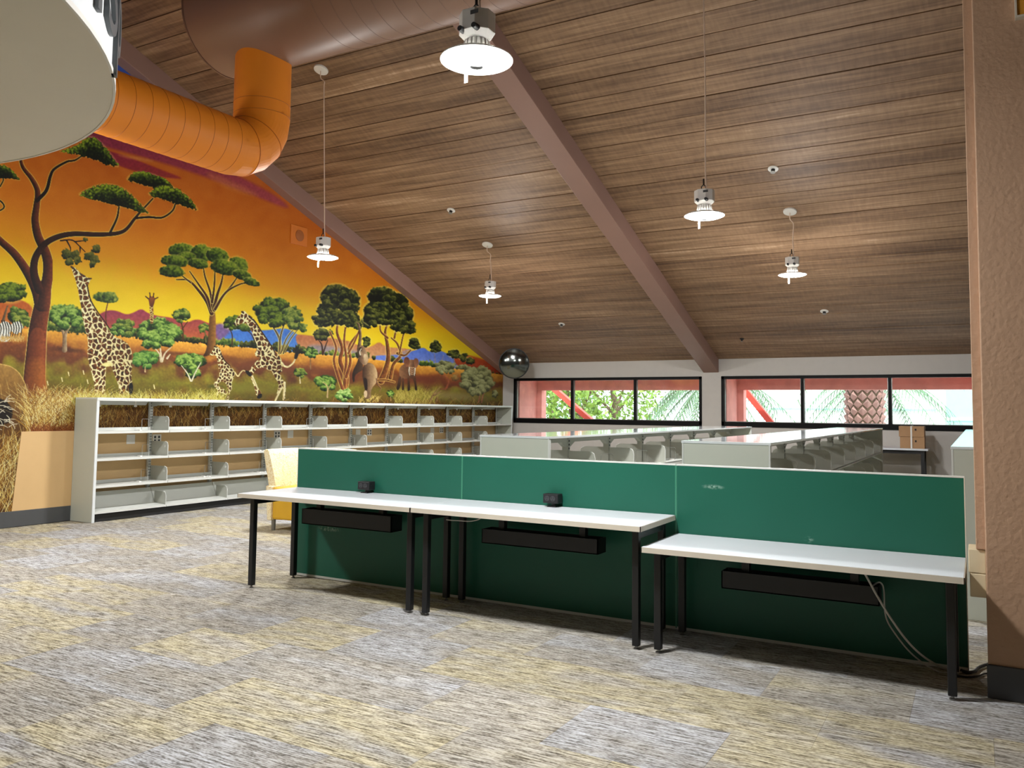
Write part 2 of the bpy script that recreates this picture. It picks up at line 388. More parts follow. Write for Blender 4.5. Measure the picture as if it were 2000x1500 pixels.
# ------------------------------------------------------------------ the mural: painted figure by figure on the left wall
# The picture is painted on a sheet laid over the wall; sheet units are the photograph's pixels, and every
# point is carried to its real place on the wall plane x = XM.
MX0, MX1, MY0, MY1 = -200, 988, 60, 1034
rng = np.random.default_rng(11)
H_, W_ = MY1-MY0, MX1-MX0
gx, gy = np.meshgrid(np.arange(MX0, MX1), np.arange(MY0, MY1))
dx_ = FW[0]+RT[0]*(gx-CX)/CF-UP[0]*(gy-CY)/CF; dy_ = FW[1]+RT[1]*(gx-CX)/CF-UP[1]*(gy-CY)/CF; dz_ = FW[2]+RT[2]*(gx-CX)/CF-UP[2]*(gy-CY)/CF
tt = (XM-CAM[0])/dx_
WYY = CAM[1]+dy_*tt; WZZ = CAM[2]+dz_*tt
def blur(a, k):
    for ax in (0, 1):
        c = np.cumsum(np.pad(a, [(k+1, k) if i == ax else (0, 0) for i in (0, 1)], mode='edge'), axis=ax)
        a = (np.take(c, range(2*k+1, c.shape[ax]), axis=ax)-np.take(c, range(0, c.shape[ax]-2*k-1), axis=ax))/(2*k+1)
    return a
def noise(k, seed):
    a = np.random.default_rng(seed).standard_normal((H_, W_)); a = blur(blur(a, k), k) if k else a
    return a/a.std()
NZ1, NZ3, NZ9 = noise(0, 1), noise(1, 2), noise(7, 3)
zs = np.array([z for z, c in SKY]); CV = np.stack([np.interp(WZZ+.03*NZ9, zs, [c[i] for z, c in SKY]) for i in range(3)], -1)/255.0
CV += (NZ9[..., None]*.010 + NZ1[..., None]*.006)
def C3(c): return np.array(c, float)/255
def win(x0, x1, y0, y1, p=3):
    a, b = max(int(x0)-p, MX0), min(int(x1)+p+1, MX1); c, d = max(int(y0)-p, MY0), min(int(y1)+p+1, MY1)
    if a >= b or c >= d: return None
    return (slice(c-MY0, d-MY0), slice(a-MX0, b-MX0))
def blend(s, al, c):
    al = np.clip(al, 0, 1)[..., None]; CV[s] = CV[s]*(1-al)+np.clip(c, 0, 1)*al
def smooth_poly(P, it=2):
    P = np.array(P, float)
    for _ in range(it):
        Q = np.roll(P, -1, 0); P = np.stack([.75*P+.25*Q, .25*P+.75*Q], 1).reshape(-1, 2)
    return P
def inside(P, X, Y):
    ins = np.zeros(X.shape, bool); d = np.full(X.shape, 1e9)
    for i in range(len(P)):
        (x0, y0), (x1, y1) = P[i], P[(i+1) % len(P)]
        c = ((y0 > Y) != (y1 > Y))
        if y1 != y0: ins ^= c & (X < (x1-x0)*(Y-y0)/(y1-y0)+x0)
        vx, vy = x1-x0, y1-y0; L = vx*vx+vy*vy+1e-9
        t = np.clip(((X-x0)*vx+(Y-y0)*vy)/L, 0, 1); d = np.minimum(d, (X-x0-t*vx)**2+(Y-y0-t*vy)**2)
    d = np.sqrt(d); return np.where(ins, d, -d)
def poly(P, c0, c1=None, soft=.8, sm=2, fringe=0.0, al=1.0, nz=.03, dirv=(0, 1)):
    """filled outline; c0 to c1 runs along dirv across the shape"""
    P = smooth_poly(P, sm) if sm else np.array(P, float)
    s = win(P[:, 0].min(), P[:, 0].max(), P[:, 1].min(), P[:, 1].max(), 4)
    if s is None: return
    X, Y = gx[s], gy[s]; d = inside(P, X, Y) + fringe*NZ3[s]
    t = X*dirv[0]+Y*dirv[1]; q = P@np.array(dirv, float); t = np.clip((t-q.min())/(q.max()-q.min()+1e-9), 0, 1)[..., None]
    c = C3(c0)*(1-t)+C3(c1 if c1 is not None else c0)*t
    blend(s, np.clip(d/soft+.5, 0, 1)*al, c*(1+nz*NZ3[s][..., None]))
def spline(P, n=10):
    P = np.array(P, float); Q = np.vstack([2*P[0]-P[1], P, 2*P[-1]-P[-2]]); out = []
    for i in range(1, len(Q)-2):
        a, b, c, d = Q[i-1:i+3]
        for t in np.linspace(0, 1, n, endpoint=False): out.append(.5*(2*b+(c-a)*t+(2*a-5*b+4*c-d)*t*t+(3*b-a-3*c+d)*t**3))
    return np.array(out+[Q[-2]])
def stroke(P, w0, w1, cd_, cl=None, halo=None, n=8, soft=.7, body=True):
    """a limb: width w0 to w1, dark cd_ on the left shading to cl on the right"""
    Q = spline(P, n); wd = np.linspace(w0, w1, len(Q))/2
    s = win(Q[:, 0].min()-w0, Q[:, 0].max()+w0, Q[:, 1].min()-w0, Q[:, 1].max()+w0, 3)
    if s is None: return
    X, Y = gx[s], gy[s]; best = np.full(X.shape, -1e9); side = np.zeros(X.shape)
    for i in range(len(Q)-1):
        (x0, y0), (x1, y1) = Q[i], Q[i+1]; vx, vy = x1-x0, y1-y0; L = vx*vx+vy*vy+1e-9
        t = np.clip(((X-x0)*vx+(Y-y0)*vy)/L, 0, 1); ex, ey = X-x0-t*vx, Y-y0-t*vy
        wv = wd[i]*(1-t)+wd[i+1]*t; d = wv-np.sqrt(ex*ex+ey*ey); k = d > best
        best = np.where(k, d, best); side = np.where(k, (ex*.8-ey*.5)/np.maximum(wv, .5), side)
    if halo is not None: blend(s, np.clip((best+1.9)/1.5, 0, 1)*.6, C3(halo))
    if not body: return
    t = np.clip(side*.55+.42, 0, 1)[..., None]; c = C3(cd_)*(1-t)+C3(cl if cl is not None else cd_)*t
    blend(s, np.clip(best/soft+.5, 0, 1), c*(1+.05*NZ3[s][..., None]))
G1_ = ((16, 26, 8), (54, 74, 20), (128, 144, 50)); G2_ = ((20, 38, 16), (66, 98, 40), (160, 184, 100)); G3_ = ((14, 20, 8), (52, 60, 24), (128, 128, 64))
G4_ = ((72, 72, 48), (126, 126, 88), (178, 176, 132)); G5_ = ((34, 52, 26), (82, 104, 44), (160, 166, 84))
def clump(cx, cy, rx, ry, pal=G1_, rot=0.0, fr=.16, al=1.0, flat=0.0, soft=.12):
    s = win(cx-rx*1.3, cx+rx*1.3, cy-max(rx*abs(rot), ry)*1.4, cy+max(rx*abs(rot), ry)*1.4)
    if s is None: return
    X, Y = gx[s]-cx, gy[s]-cy; c_, s_ = math.cos(rot), math.sin(rot); U, V = X*c_+Y*s_, -X*s_+Y*c_
    V2 = np.where(V > 0, V*(1+flat), V)
    r = np.sqrt((U/rx)**2+(V2/ry)**2)+fr*.5*NZ3[s]*min(1, 8/max(rx, 4))
    t = np.clip(.57-.50*V/ry+.18*U/rx+.13*NZ3[s], 0, 1)[..., None]
    d, m_, l = map(C3, pal); c = np.where(t < .5, d+(m_-d)*t*2, m_+(l-m_)*(t*2-1))
    blend(s, np.clip((1-r)/soft, 0, 1)*al, c)
def crown(cx, cy, rx, ry, n, cs, pal=G1_, halo=(250, 226, 120), al=1.0, fill=.93, flat=.2):
    """a tree crown built of leaf clumps over a dark mass"""
    if halo is not None: clump(cx, cy, rx+3, ry+3, (halo, halo, halo), fr=.1, al=.45, soft=.25, flat=flat*.6)
    clump(cx, cy, rx*fill, ry*fill, (pal[0], pal[0], pal[1]), fr=.2, al=al, flat=flat)
    pts = []
    for k in range(n):
        a = rng.uniform(0, 2*math.pi); q = math.sqrt(rng.uniform(0, 1))*.86
        pts.append((cx+rx*q*math.cos(a), cy+ry*q*math.sin(a)))
    for x, y in sorted(pts, key=lambda p: p[1]):
        k = cs*rng.uniform(.75, 1.2); clump(x, y, k*1.15, k*.85, pal, rng.uniform(-.3, .3), .22, al, soft=.2)
def blades(n, xr, yr, h, lean, cols, al=.75, bend=.5):
    x = rng.uniform(*xr, n); y = rng.uniform(*yr, n); hh = h*rng.uniform(.45, 1.1, n); ln = rng.normal(lean, .35, n)*hh; be = rng.normal(0, bend, n)*hh
    ci = rng.integers(0, len(cols), n); pal = np.array(cols, float)/255
    for t in np.linspace(0, 1, int(h*1.5)+2):
        X = np.round(x+ln*t+be*t*t-MX0).astype(int); Y = np.round(y-hh*t-MY0).astype(int)
        ok = (X >= 0) & (X < W_) & (Y >= 0) & (Y < H_)
        a = al*(1-.45*t); CV[Y[ok], X[ok]] = CV[Y[ok], X[ok]]*(1-a)+pal[ci[ok]]*a
def coat(P, cell, cream, brown, seed=1, gap=.13, sm=1, shade=.25):
    """giraffe hide: brown plates parted by cream lines"""
    P = smooth_poly(P, sm); s = win(P[:, 0].min(), P[:, 0].max(), P[:, 1].min(), P[:, 1].max())
    X, Y = gx[s].astype(float), gy[s].astype(float); d = inside(P, X, Y); r = np.random.default_rng(seed)
    bx, by = np.arange(P[:, 0].min()-cell, P[:, 0].max()+cell, cell), np.arange(P[:, 1].min()-cell, P[:, 1].max()+cell, cell*1.15)
    SX, SY = np.meshgrid(bx, by); SX = (SX+r.uniform(-.48, .48, SX.shape)*cell).ravel(); SY = (SY+r.uniform(-.48, .48, SY.shape)*cell).ravel()
    f1 = np.full(X.shape, 1e9); f2 = f1.copy()
    for a, b in zip(SX, SY):
        e = np.hypot(X-a, (Y-b)*.85); f2 = np.minimum(f2, np.maximum(f1, e)); f1 = np.minimum(f1, e)
    k = np.clip(((f2-f1)/cell-gap+.08*NZ3[s])/.12, 0, 1)[..., None]
    t = ((X-P[:, 0].min())/(np.ptp(P[:, 0])+1e-6))[..., None]
    c = C3(cream)*(1-k)+C3(brown)*(1+.18*NZ3[s][..., None])*k
    edge = np.clip(1-d/2.0, 0, 1)[..., None]*.35; c = c*(1-edge)+C3(cream)*edge
    blend(s, np.clip(d/.8+.5, 0, 1), c*(1-shade*(t-.5)))
def S(P, ox, oy, k): return [(ox+x*k, oy+y*k) for x, y in P]

# cloud streaks high in the sky
poly([(150, 240), (260, 268), (400, 312), (540, 380), (575, 415), (480, 376), (380, 338), (270, 304), (190, 284), (150, 262)], (138, 52, 84), (172, 84, 92), soft=7, nz=.03, al=.96)
poly([(190, 288), (250, 306), (310, 330), (368, 352), (300, 344), (240, 328), (205, 310)], (140, 40, 78), (150, 58, 62), soft=4, nz=.03, al=.92)
poly([(225, 300), (300, 312), (296, 318), (240, 308)], (206, 130, 84), soft=5, al=.7)
poly([(400, 330), (520, 385), (470, 380), (410, 352)], (206, 128, 84), soft=9, al=.5)
# far hills
poly([(-200, 590), (0, 578), (40, 584), (66, 600), (70, 652), (-200, 650)], (178, 94, 48), (196, 126, 60), soft=3)
poly([(160, 640), (182, 622), (206, 606), (226, 606), (246, 615), (260, 611), (276, 602), (288, 612), (312, 618), (336, 620), (362, 632), (384, 622), (404, 630), (420, 636), (452, 634), (452, 684), (160, 662)], (146, 66, 92), (188, 112, 62), soft=2.5)
poly([(418, 634), (440, 633), (470, 636), (500, 645), (522, 645), (550, 641), (566, 643), (590, 660), (612, 680), (612, 694), (430, 678)], (74, 118, 206), (92, 138, 214), soft=3)
poly([(410, 634), (440, 630), (456, 640), (430, 668), (412, 668)], (138, 96, 132), soft=6, al=.8)
poly([(572, 652), (600, 655), (640, 658), (664, 664), (684, 666), (702, 676), (726, 678), (740, 666), (752, 678), (790, 680), (806, 684), (806, 706), (590, 694)], (178, 112, 80), (206, 156, 116), soft=2.5)
poly([(600, 672), (650, 676), (720, 690), (720, 702), (600, 690)], (120, 140, 180), soft=7, al=.55)
poly([(728, 694), (770, 694), (806, 686), (827, 677), (838, 688), (852, 684), (868, 687), (884, 700), (910, 712), (910, 724), (728, 706)], (92, 120, 212), (130, 140, 206), soft=2.5)
poly([(884, 694), (910, 692), (930, 698), (948, 703), (984, 724), (984, 734), (890, 718)], (190, 92, 38), (146, 60, 36), soft=3)
# the plain: bands of soil and grass
xs_ = np.array([-200, 86, 166, 258, 352, 400, 500, 549, 680, 757, 819, 909, 988]); yl = np.array([630, 644, 650, 658, 667, 671, 680, 686, 697, 705, 713, 722, 733])
YH = np.interp(gx, xs_, yl); dep = (gy-YH)/np.interp(gx, [0, 400, 980], [1.0, .82, .46])
k = np.clip(dep+.5, 0, 1)
gr = [(0, (250, 176, 78)), (6, (226, 158, 70)), (22, (186, 128, 58)), (40, (128, 78, 44)), (58, (112, 70, 44)), (74, (130, 108, 48)), (100, (126, 118, 46)), (124, (110, 96, 40)), (160, (104, 74, 32)), (400, (96, 62, 24))]
gs = np.array([a for a, b in gr]); dn = dep+10*NZ9*np.clip(dep/40, 0, 1)+8*np.sin(gx/37.0)*np.clip(dep/60, 0, 1)
GC = np.stack([np.interp(dn, gs, [c[i] for a, c in gr]) for i in range(3)], -1)/255*(1+.03*NZ3[..., None]+.05*NZ9[..., None])
CV[:] = CV*(1-k[..., None])+GC*k[..., None]
for x0, x1, y0, y1, c in ((90, 172, 676, 690, (84, 52, 36)), (40, 150, 694, 708, (120, 76, 50)), (300, 420, 686, 698, (96, 60, 40)), (410, 500, 692, 712, (128, 86, 46)), (420, 640, 700, 730, (120, 74, 52)), (560, 700, 712, 742, (112, 66, 46)), (640, 840, 726, 760, (112, 64, 46)), (760, 900, 730, 756, (120, 66, 48)), (420, 560, 746, 772, (126, 120, 52)), (850, 980, 738, 760, (132, 70, 48)), (820, 960, 762, 786, (150, 132, 92)), (395, 440, 750, 760, (84, 84, 40)), (700, 800, 762, 780, (126, 104, 50))):
    clump((x0+x1)/2, (y0+y1)/2, (x1-x0)/2, (y1-y0)/2, (c, c, c), .08, .3, .75, soft=.7)
# hedge line along the horizon
for x0, x1, n, h, pal in ((88, 172, 12, 13, G5_), (205, 275, 9, 10, G2_), (268, 300, 4, 9, G3_), (330, 405, 9, 8, G3_), (420, 470, 7, 8, G5_), (472, 600, 16, 8, G3_), (606, 700, 10, 6, G5_), (700, 730, 3, 7, G3_), (766, 800, 5, 6, G3_), (824, 850, 4, 6, G5_), (884, 925, 6, 5, G4_), (948, 985, 6, 3, G3_)):
    for x in np.linspace(x0, x1, n):
        y = np.interp(x, xs_, yl); k = h*rng.uniform(.7, 1.25); clump(x, y-k*.75, k*.95, k, pal, 0, .25, soft=.2)
    s = win(x0-4, x1+4, np.interp(x0, xs_, yl)-1, np.interp(x1, xs_, yl)+3, 1)
HALO = (252, 232, 150)
BRN, BRL = (58, 30, 20), (134, 78, 48)
# small trees and bushes on the plain
stroke([(207, 632), (206, 612), (210, 592)], 3, 2, (110, 60, 40)); clump(206, 583, 27, 13, G5_, .12, .2, flat=.5); clump(214, 578, 16, 9, G5_, .1, .25)
crown(240, 640, 22, 18, 9, 8, G5_, None); crown(232, 646, 14, 10, 5, 6, G2_, None)
for P in ([(125, 684), (125, 656), (118, 640), (108, 628)], [(126, 684), (127, 655), (134, 640), (142, 630)]): stroke(P, 9, 2, (120, 96, 76), (196, 174, 142))
crown(129, 618, 40, 25, 34, 9, G2_)
crown(20, 572, 32, 24, 20, 10, G1_); stroke([(2, 640), (8, 618), (14, 598)], 7, 3, (90, 70, 50), (140, 118, 90)); crown(36, 620, 24, 20, 12, 8, G5_, None)
stroke([(357, 664), (356, 640), (350, 622)], 4, 2, (90, 60, 30)); stroke([(356, 642), (366, 628)], 2.5, 1.5, (90, 60, 30)); crown(354, 616, 21, 14, 16, 5, G5_, None)
stroke([(402, 668), (400, 650), (394, 640)], 3, 2, (110, 100, 60)); crown(398, 640, 12, 9, 8, 5, G5_, None)
for P in ([(314, 706), (310, 690), (298, 676)], [(316, 706), (322, 690), (334, 678)], [(315, 704), (313, 684), (312, 670)], [(326, 700), (332, 692)]): stroke(P, 4, 1.5, (200, 180, 150), (226, 210, 180))
crown(308, 650, 46, 31, 44, 9, G2_, None)
crown(284, 701, 27, 19, 20, 8, ((30, 54, 28), (76, 116, 52), (140, 170, 92)), None); stroke([(283, 726), (283, 716)], 3, 1, (190, 160, 120))
crown(372, 706, 35, 18, 26, 8, G2_, None); crown(374, 730, 14, 14, 8, 6, G2_, None)
for P in ([(372, 744), (366, 730), (354, 714)], [(374, 744), (382, 726), (392, 708)]): stroke(P, 3, 1.5, (214, 200, 170), (232, 222, 196))
# the mid acacia: fan of limbs under flat clouds of leaves
TR = dict(halo=HALO)
poly([(394, 698), (403, 684), (407, 650), (409, 606), (421, 606), (421, 650), (421, 682), (427, 696), (412, 693)], (58, 36, 18), (176, 130, 70), soft=1.2, dirv=(1, 0), sm=2)
for P, a in (([(413, 612), (404, 590), (388, 568), (368, 548), (344, 546)], 8), ([(413, 606), (404, 580), (388, 556), (370, 530)], 6), ([(415, 602), (410, 570), (400, 540), (396, 516)], 5), ([(417, 604), (424, 576), (432, 552), (436, 530)], 7), ([(418, 606), (432, 582), (450, 560), (464, 540)], 6), ([(420, 604), (440, 572), (466, 556), (484, 552)], 5), ([(414, 590), (418, 560), (420, 520)], 5), ([(372, 552), (352, 536)], 3)):
    stroke(P, a, 2, (52, 28, 16), (112, 66, 36), HALO)
for cx, cy, rx, ry, ro in ((357, 492, 28, 14, .1), (393, 496, 21, 16, .3), (424, 502, 22, 15, .25), (364, 503, 17, 9, 0), (340, 511, 26, 11, .12), (387, 516, 19, 9, .15), (335, 531, 24, 11, .08), (463, 520, 20, 16, .5), (438, 524, 27, 14, .2), (472, 538, 18, 9, .25), (490, 551, 15, 7, .3)):
    clump(cx, cy, rx*1.1+2, ry*1.3+1, (HALO, HALO, HALO), ro, .12, .35, flat=.5); clump(cx, cy+1, rx*1.12, ry*1.32, G1_, ro, .2, flat=.45)
# round trees by the running giraffe
for P, a in (([(545, 690), (546, 664), (534, 640), (524, 628)], 5), ([(546, 690), (547, 660), (554, 636), (560, 626)], 4), ([(548, 690), (560, 660), (576, 640)], 3), ([(553, 690), (566, 664), (584, 640)], 3)): stroke(P, a, 1.5, (84, 66, 40), (130, 110, 74), HALO)
crown(534, 609, 40, 29, 44, 9, G1_); crown(572, 620, 20, 24, 18, 8, G5_, None); clump(590, 640, 9, 10, G5_, .6, .4)
stroke([(453, 674), (453, 654), (447, 640)], 3, 1.5, (80, 60, 40)); crown(456, 632, 23, 14, 18, 6, G1_, HALO); clump(480, 640, 14, 8, G5_); stroke([(498, 668), (490, 652), (482, 646)], 2.5, 1.5, (80, 60, 40))
stroke([(630, 692), (628, 674), (622, 664)], 4, 1.5, (70, 44, 30)); stroke([(631, 690), (636, 674), (640, 664)], 3, 1.5, (70, 44, 30)); crown(629, 652, 20, 11, 14, 6, G3_, HALO)
stroke([(606, 721), (606, 700)], 2.5, 2, (140, 110, 80)); crown(606, 688, 14, 12, 14, 5, G2_, None)
crown(585, 728, 14, 11, 14, 4, G5_, None); stroke([(586, 748), (585, 736)], 3, 1, (210, 190, 150))
crown(637, 746, 23, 16, 26, 6, G2_, None); stroke([(639, 776), (639, 756), (630, 746)], 3, 1, (190, 160, 120)); stroke([(639, 764), (646, 750)], 2, 1, (190, 160, 120))
# twin tall trees
for P, a in (([(672, 762), (676, 736), (664, 706), (668, 680), (658, 650), (660, 628)], 11), ([(672, 762), (674, 730), (676, 700), (672, 668), (674, 640)], 7), ([(670, 764), (660, 734), (652, 704), (656, 678), (644, 648)], 6), ([(676, 736), (684, 706), (682, 676), (700, 650), (703, 640)], 6), ([(680, 690), (692, 668), (702, 644)], 4)):
    stroke(P, a, 3, (92, 50, 30), (168, 106, 62), (250, 214, 130))
for P, a in (([(744, 744), (752, 724), (758, 700), (756, 672), (752, 648), (760, 624)], 12), ([(762, 738), (768, 712), (782, 694), (776, 672), (764, 660)], 7), ([(776, 690), (790, 694), (802, 684)], 5), ([(757, 660), (744, 648), (742, 636)], 4), ([(770, 660), (774, 640)], 4), ([(780, 690), (786, 660), (790, 646)], 3), ([(730, 743), (752, 742), (770, 746)], 3)):
    stroke(P, a, 2.5, (80, 46, 28), (176, 120, 70), (250, 214, 130))
def tall_crown(cx, cy, rx, ry, n, lobes):
    for (ox, oy, a, b) in lobes: clump(ox, oy, a+3, b+3, (HALO, HALO, HALO), 0, .1, .5)
    for (ox, oy, a, b) in lobes: clump(ox, oy, a, b, (G3_[0], G3_[0], G3_[1]), 0, .18)
    for (ox, oy, a, b) in lobes:
        for k in range(n):
            t = rng.uniform(0, 6.28); q = math.sqrt(rng.uniform(0, 1))*.85
            clump(ox+a*q*math.cos(t), oy+b*q*math.sin(t), rng.uniform(6, 10), rng.uniform(5, 8), G3_, rng.uniform(-.3, .3), .25, soft=.2)
tall_crown(664, 598, 46, 44, 13, [(656, 580, 32, 26), (682, 590, 22, 26), (640, 606, 22, 18), (632, 626, 22, 14), (668, 620, 30, 16), (686, 624, 18, 16), (716, 632, 10, 7)])
tall_crown(757, 602, 50, 42, 12, [(746, 580, 30, 20), (770, 592, 28, 22), (734, 606, 26, 18), (788, 616, 20, 22), (752, 620, 24, 16), (800, 640, 8, 12), (780, 636, 14, 14), (728, 622, 20, 14)])
for cx, cy, rx, ry in ((808, 671, 12, 13), (716, 668, 8, 12), (850, 677, 12, 13), (887, 691, 12, 9), (903, 697, 8, 7), (917, 704, 6, 6), (700, 636, 8, 8)): crown(cx, cy, rx, ry, 10, 4.5, G3_, HALO)
for P in ([(850, 708), (848, 690)], [(860, 712), (866, 694)], [(890, 714), (886, 700)], [(786, 688), (802, 682)]): stroke(P, 2, 1, (150, 140, 160))
# sage trees at the far end
stroke([(870, 760), (876, 744), (866, 730)], 3, 1.5, (160, 96, 72)); stroke([(860, 760), (872, 758), (876, 744)], 2.5, 1.5, (150, 90, 66))
crown(869, 717, 20, 14, 22, 5.5, G4_, None); clump(888, 738, 6, 6, G4_, 0, .4, .5)
for P in ([(934, 786), (936, 772), (924, 760)], [(940, 786), (944, 770), (952, 762)]): stroke(P, 2.5, 1.5, (170, 110, 90))
crown(932, 744, 35, 30, 60, 6.5, G4_, None, flat=.0); crown(966, 770, 7, 9, 6, 4, G4_, None)
# green bush by the shelf top, small plants
crown(673, 772, 18, 12, 26, 5, ((36, 60, 30), (98, 136, 66), (196, 214, 140)), None); crown(763, 768, 8, 8, 10, 3.5, G2_, None); stroke([(763, 782), (763, 774)], 2, 1, (190, 150, 110))
blades(500, (770, 850), (768, 790), 14, .1, [(176, 160, 84), (140, 128, 60), (196, 176, 104)], .5); blades(60, (700, 740), (776, 790), 8, .3, [(220, 190, 120)], .6)
# elephant rearing to the leaves, and one walking
E_ = lambda P: S(P, 680, 600, .155)
EB, EL = (84, 62, 48), (188, 156, 122)
poly(E_([(130, 620), (110, 700), (60, 790), (45, 870), (60, 950), (80, 940), (80, 860), (130, 820), (180, 800), (190, 700)]), (46, 34, 30), (96, 74, 58), dirv=(1, 0))
poly(E_([(180, 740), (250, 690), (320, 720), (360, 790), (370, 880), (350, 960), (300, 1010), (280, 1080), (290, 1150), (200, 1160), (215, 1080), (190, 960), (175, 860)]), (70, 50, 40), (206, 174, 136), dirv=(1, 0))
poly(E_([(190, 880), (240, 900), (245, 1040), (215, 1060), (195, 960)]), (50, 36, 32))
stroke(E_([(355, 900), (370, 970), (410, 1020), (390, 1060)]), 2.5, 1.5, (96, 64, 48), (190, 150, 116)); poly(E_([(195, 1050), (240, 1050), (235, 1140), (200, 1140)]), (206, 176, 144))
poly(E_([(130, 560), (150, 480), (190, 480), (230, 560), (255, 620), (250, 700), (200, 740), (150, 690), (120, 630)]), (92, 70, 58), (196, 164, 132), dirv=(1, 0))
poly(E_([(190, 590), (230, 590), (250, 650), (220, 720), (195, 680)]), (214, 188, 156), (170, 140, 112))
stroke(E_([(150, 600), (135, 520), (145, 440), (150, 330), (130, 220), (110, 200)]), 9, 2.5, (70, 52, 44), (190, 160, 130)); clump(*E_([(150, 530)])[0], 3, 5, ((60, 44, 38),)*3)
stroke(E_([(150, 600), (145, 560), (165, 520)]), 2, 1, (236, 222, 196))
poly(E_([(640, 770), (690, 720), (760, 690), (830, 740), (850, 820), (840, 900), (740, 900), (660, 910), (640, 850)]), (150, 112, 84), (84, 58, 44), dirv=(1, 0))
for P in ([(640, 860), (620, 960), (600, 1040), (640, 1050), (665, 950), (670, 880)], [(670, 890), (680, 980), (670, 1045), (705, 1050), (700, 960), (705, 890)], [(740, 880), (750, 980), (740, 1055), (780, 1055), (775, 960), (770, 880)], [(800, 880), (835, 960), (835, 1050), (875, 1050), (855, 960), (850, 860)]): poly(E_(P), (104, 72, 54), (52, 36, 30))
poly(E_([(760, 660), (850, 660), (840, 760), (830, 850), (790, 870), (770, 800), (750, 720)]), (176, 136, 106), (96, 68, 54), dirv=(1, 0))
poly(E_([(690, 680), (720, 620), (770, 640), (775, 720), (740, 760), (710, 730)]), (104, 68, 52), (150, 104, 80)); poly(E_([(820, 650), (870, 640), (892, 690), (870, 760), (840, 770), (830, 720)]), (122, 84, 64), (160, 116, 90))
stroke(E_([(770, 760), (765, 810), (775, 860)]), 2, 1.2, (246, 236, 216)); stroke(E_([(840, 770), (838, 820), (830, 860)]), 2, 1.2, (246, 236, 216))
for yy in (760, 790, 815, 840): stroke(E_([(785, yy), (805, yy+5), (825, yy)]), 1.4, 1.2, (200, 164, 132))
# a giraffe's small painted head among the faded grass
for P in ([(1030, 1180), (1080, 1090), (1150, 1010)], [(1080, 1110), (1130, 1080), (1160, 1060)], [(1110, 1190), (1120, 1130)]): stroke(E_(P), 4, 2, (110, 78, 50), (214, 184, 140))
# big tree in front
TB, TL = (30, 15, 10), (140, 76, 46)
BIG = [([(86, 560), (83, 590), (74, 640), (70, 690), (67, 735), (66, 778)], 27, 46, (58, 27, 16), (160, 90, 52)),
       ([(-40, 430), (0, 470), (28, 496), (52, 530), (70, 566), (78, 596)], 11, 22, (44, 21, 13), (150, 84, 50)),
       ([(38, 300), (44, 326), (62, 350), (73, 374), (71, 402), (68, 430), (74, 462), (88, 492), (94, 524), (88, 570), (84, 600)], 5, 24, (44, 21, 13), (150, 84, 50)),
       ([(72, 392), (90, 372), (98, 344), (106, 330), (130, 316), (146, 313), (160, 304)], 8, 2.5, TB, (46, 22, 13)),
       ([(76, 566), (66, 534), (68, 506), (82, 482), (104, 466), (140, 457), (200, 458), (240, 452), (262, 428), (272, 416), (298, 388)], 17, 3, TB, (96, 50, 30)),
       ([(266, 426), (290, 424), (316, 425), (336, 412), (343, 396)], 4.5, 3, TB, (46, 22, 13)), ([(215, 454), (228, 426), (232, 404)], 5, 3, TB, (46, 22, 13)),
       ([(0, 364), (6, 352), (4, 346)], 3, 2, TB, TB), ([(-12, 384), (4, 396), (7, 406), (-6, 414)], 3, 3, TB, TB)]
for P, a, b, c, d in BIG: stroke(P, a, b, c, d, HALO, body=False)
for P, a, b, c, d in BIG: stroke(P, a, b, c, d)
poly([(58, 640), (88, 640), (84, 700), (88, 745), (98, 785), (34, 785), (46, 745), (52, 700)], (60, 28, 16), (168, 96, 54), soft=2, dirv=(1, 0))
poly([(52, 700), (86, 700), (90, 750), (98, 785), (36, 785), (47, 745)], (120, 72, 34), (190, 130, 64), soft=14, al=.55, dirv=(1, 0))
for P in ([(118, 470), (140, 469), (154, 480), (166, 492)], [(130, 470), (137, 484), (137, 492)], [(146, 472), (166, 470)], [(156, 482), (156, 494)]): stroke(P, 3, 1.5, TB)
def dome(P, pal=G1_):
    P = np.array(P, float); Pm = P.mean(0); poly(Pm+(P-Pm)*1.06, HALO, soft=2, al=.35)
    poly(P, pal[0], sm=2, fringe=1.1); S_ = smooth_poly(P, 2); s = win(S_[:, 0].min(), S_[:, 0].max(), S_[:, 1].min(), S_[:, 1].max(), 4)
    X, Y = gx[s], gy[s]; d = inside(S_, X, Y); top = np.array([S_[np.abs(S_[:, 0]-x) < 9][:, 1].min() if (np.abs(S_[:, 0]-x) < 9).any() else S_[:, 1].min() for x in X[0]])
    t = np.clip(1-(Y-top[None])/(np.ptp(S_[:, 1])*.62)+.16*NZ3[s], 0, 1)[..., None]; c = C3(pal[0])*(1-t)+(C3(pal[1])*(1-t)+C3((150, 168, 50))*t)*t
    blend(s, np.clip((d+1.2*NZ3[s])/1.2, 0, 1), c)
dome([(112, 296), (150, 286), (172, 266), (190, 270), (214, 298), (234, 326), (214, 324), (188, 313), (158, 304), (134, 299)])
dome([(244, 352), (262, 335), (285, 335), (306, 342), (326, 352), (342, 370), (318, 369), (294, 366), (268, 358)])
dome([(287, 381), (300, 370), (312, 362), (336, 364), (356, 374), (376, 394), (388, 413), (364, 405), (340, 397), (314, 388)])
dome([(152, 381), (170, 370), (190, 361), (214, 359), (240, 366), (262, 386), (284, 410), (291, 419), (264, 412), (234, 403), (204, 396), (174, 388)])
dome([(-30, 322), (0, 320), (16, 326), (30, 340), (41, 354), (20, 349), (0, 348), (-30, 346)])
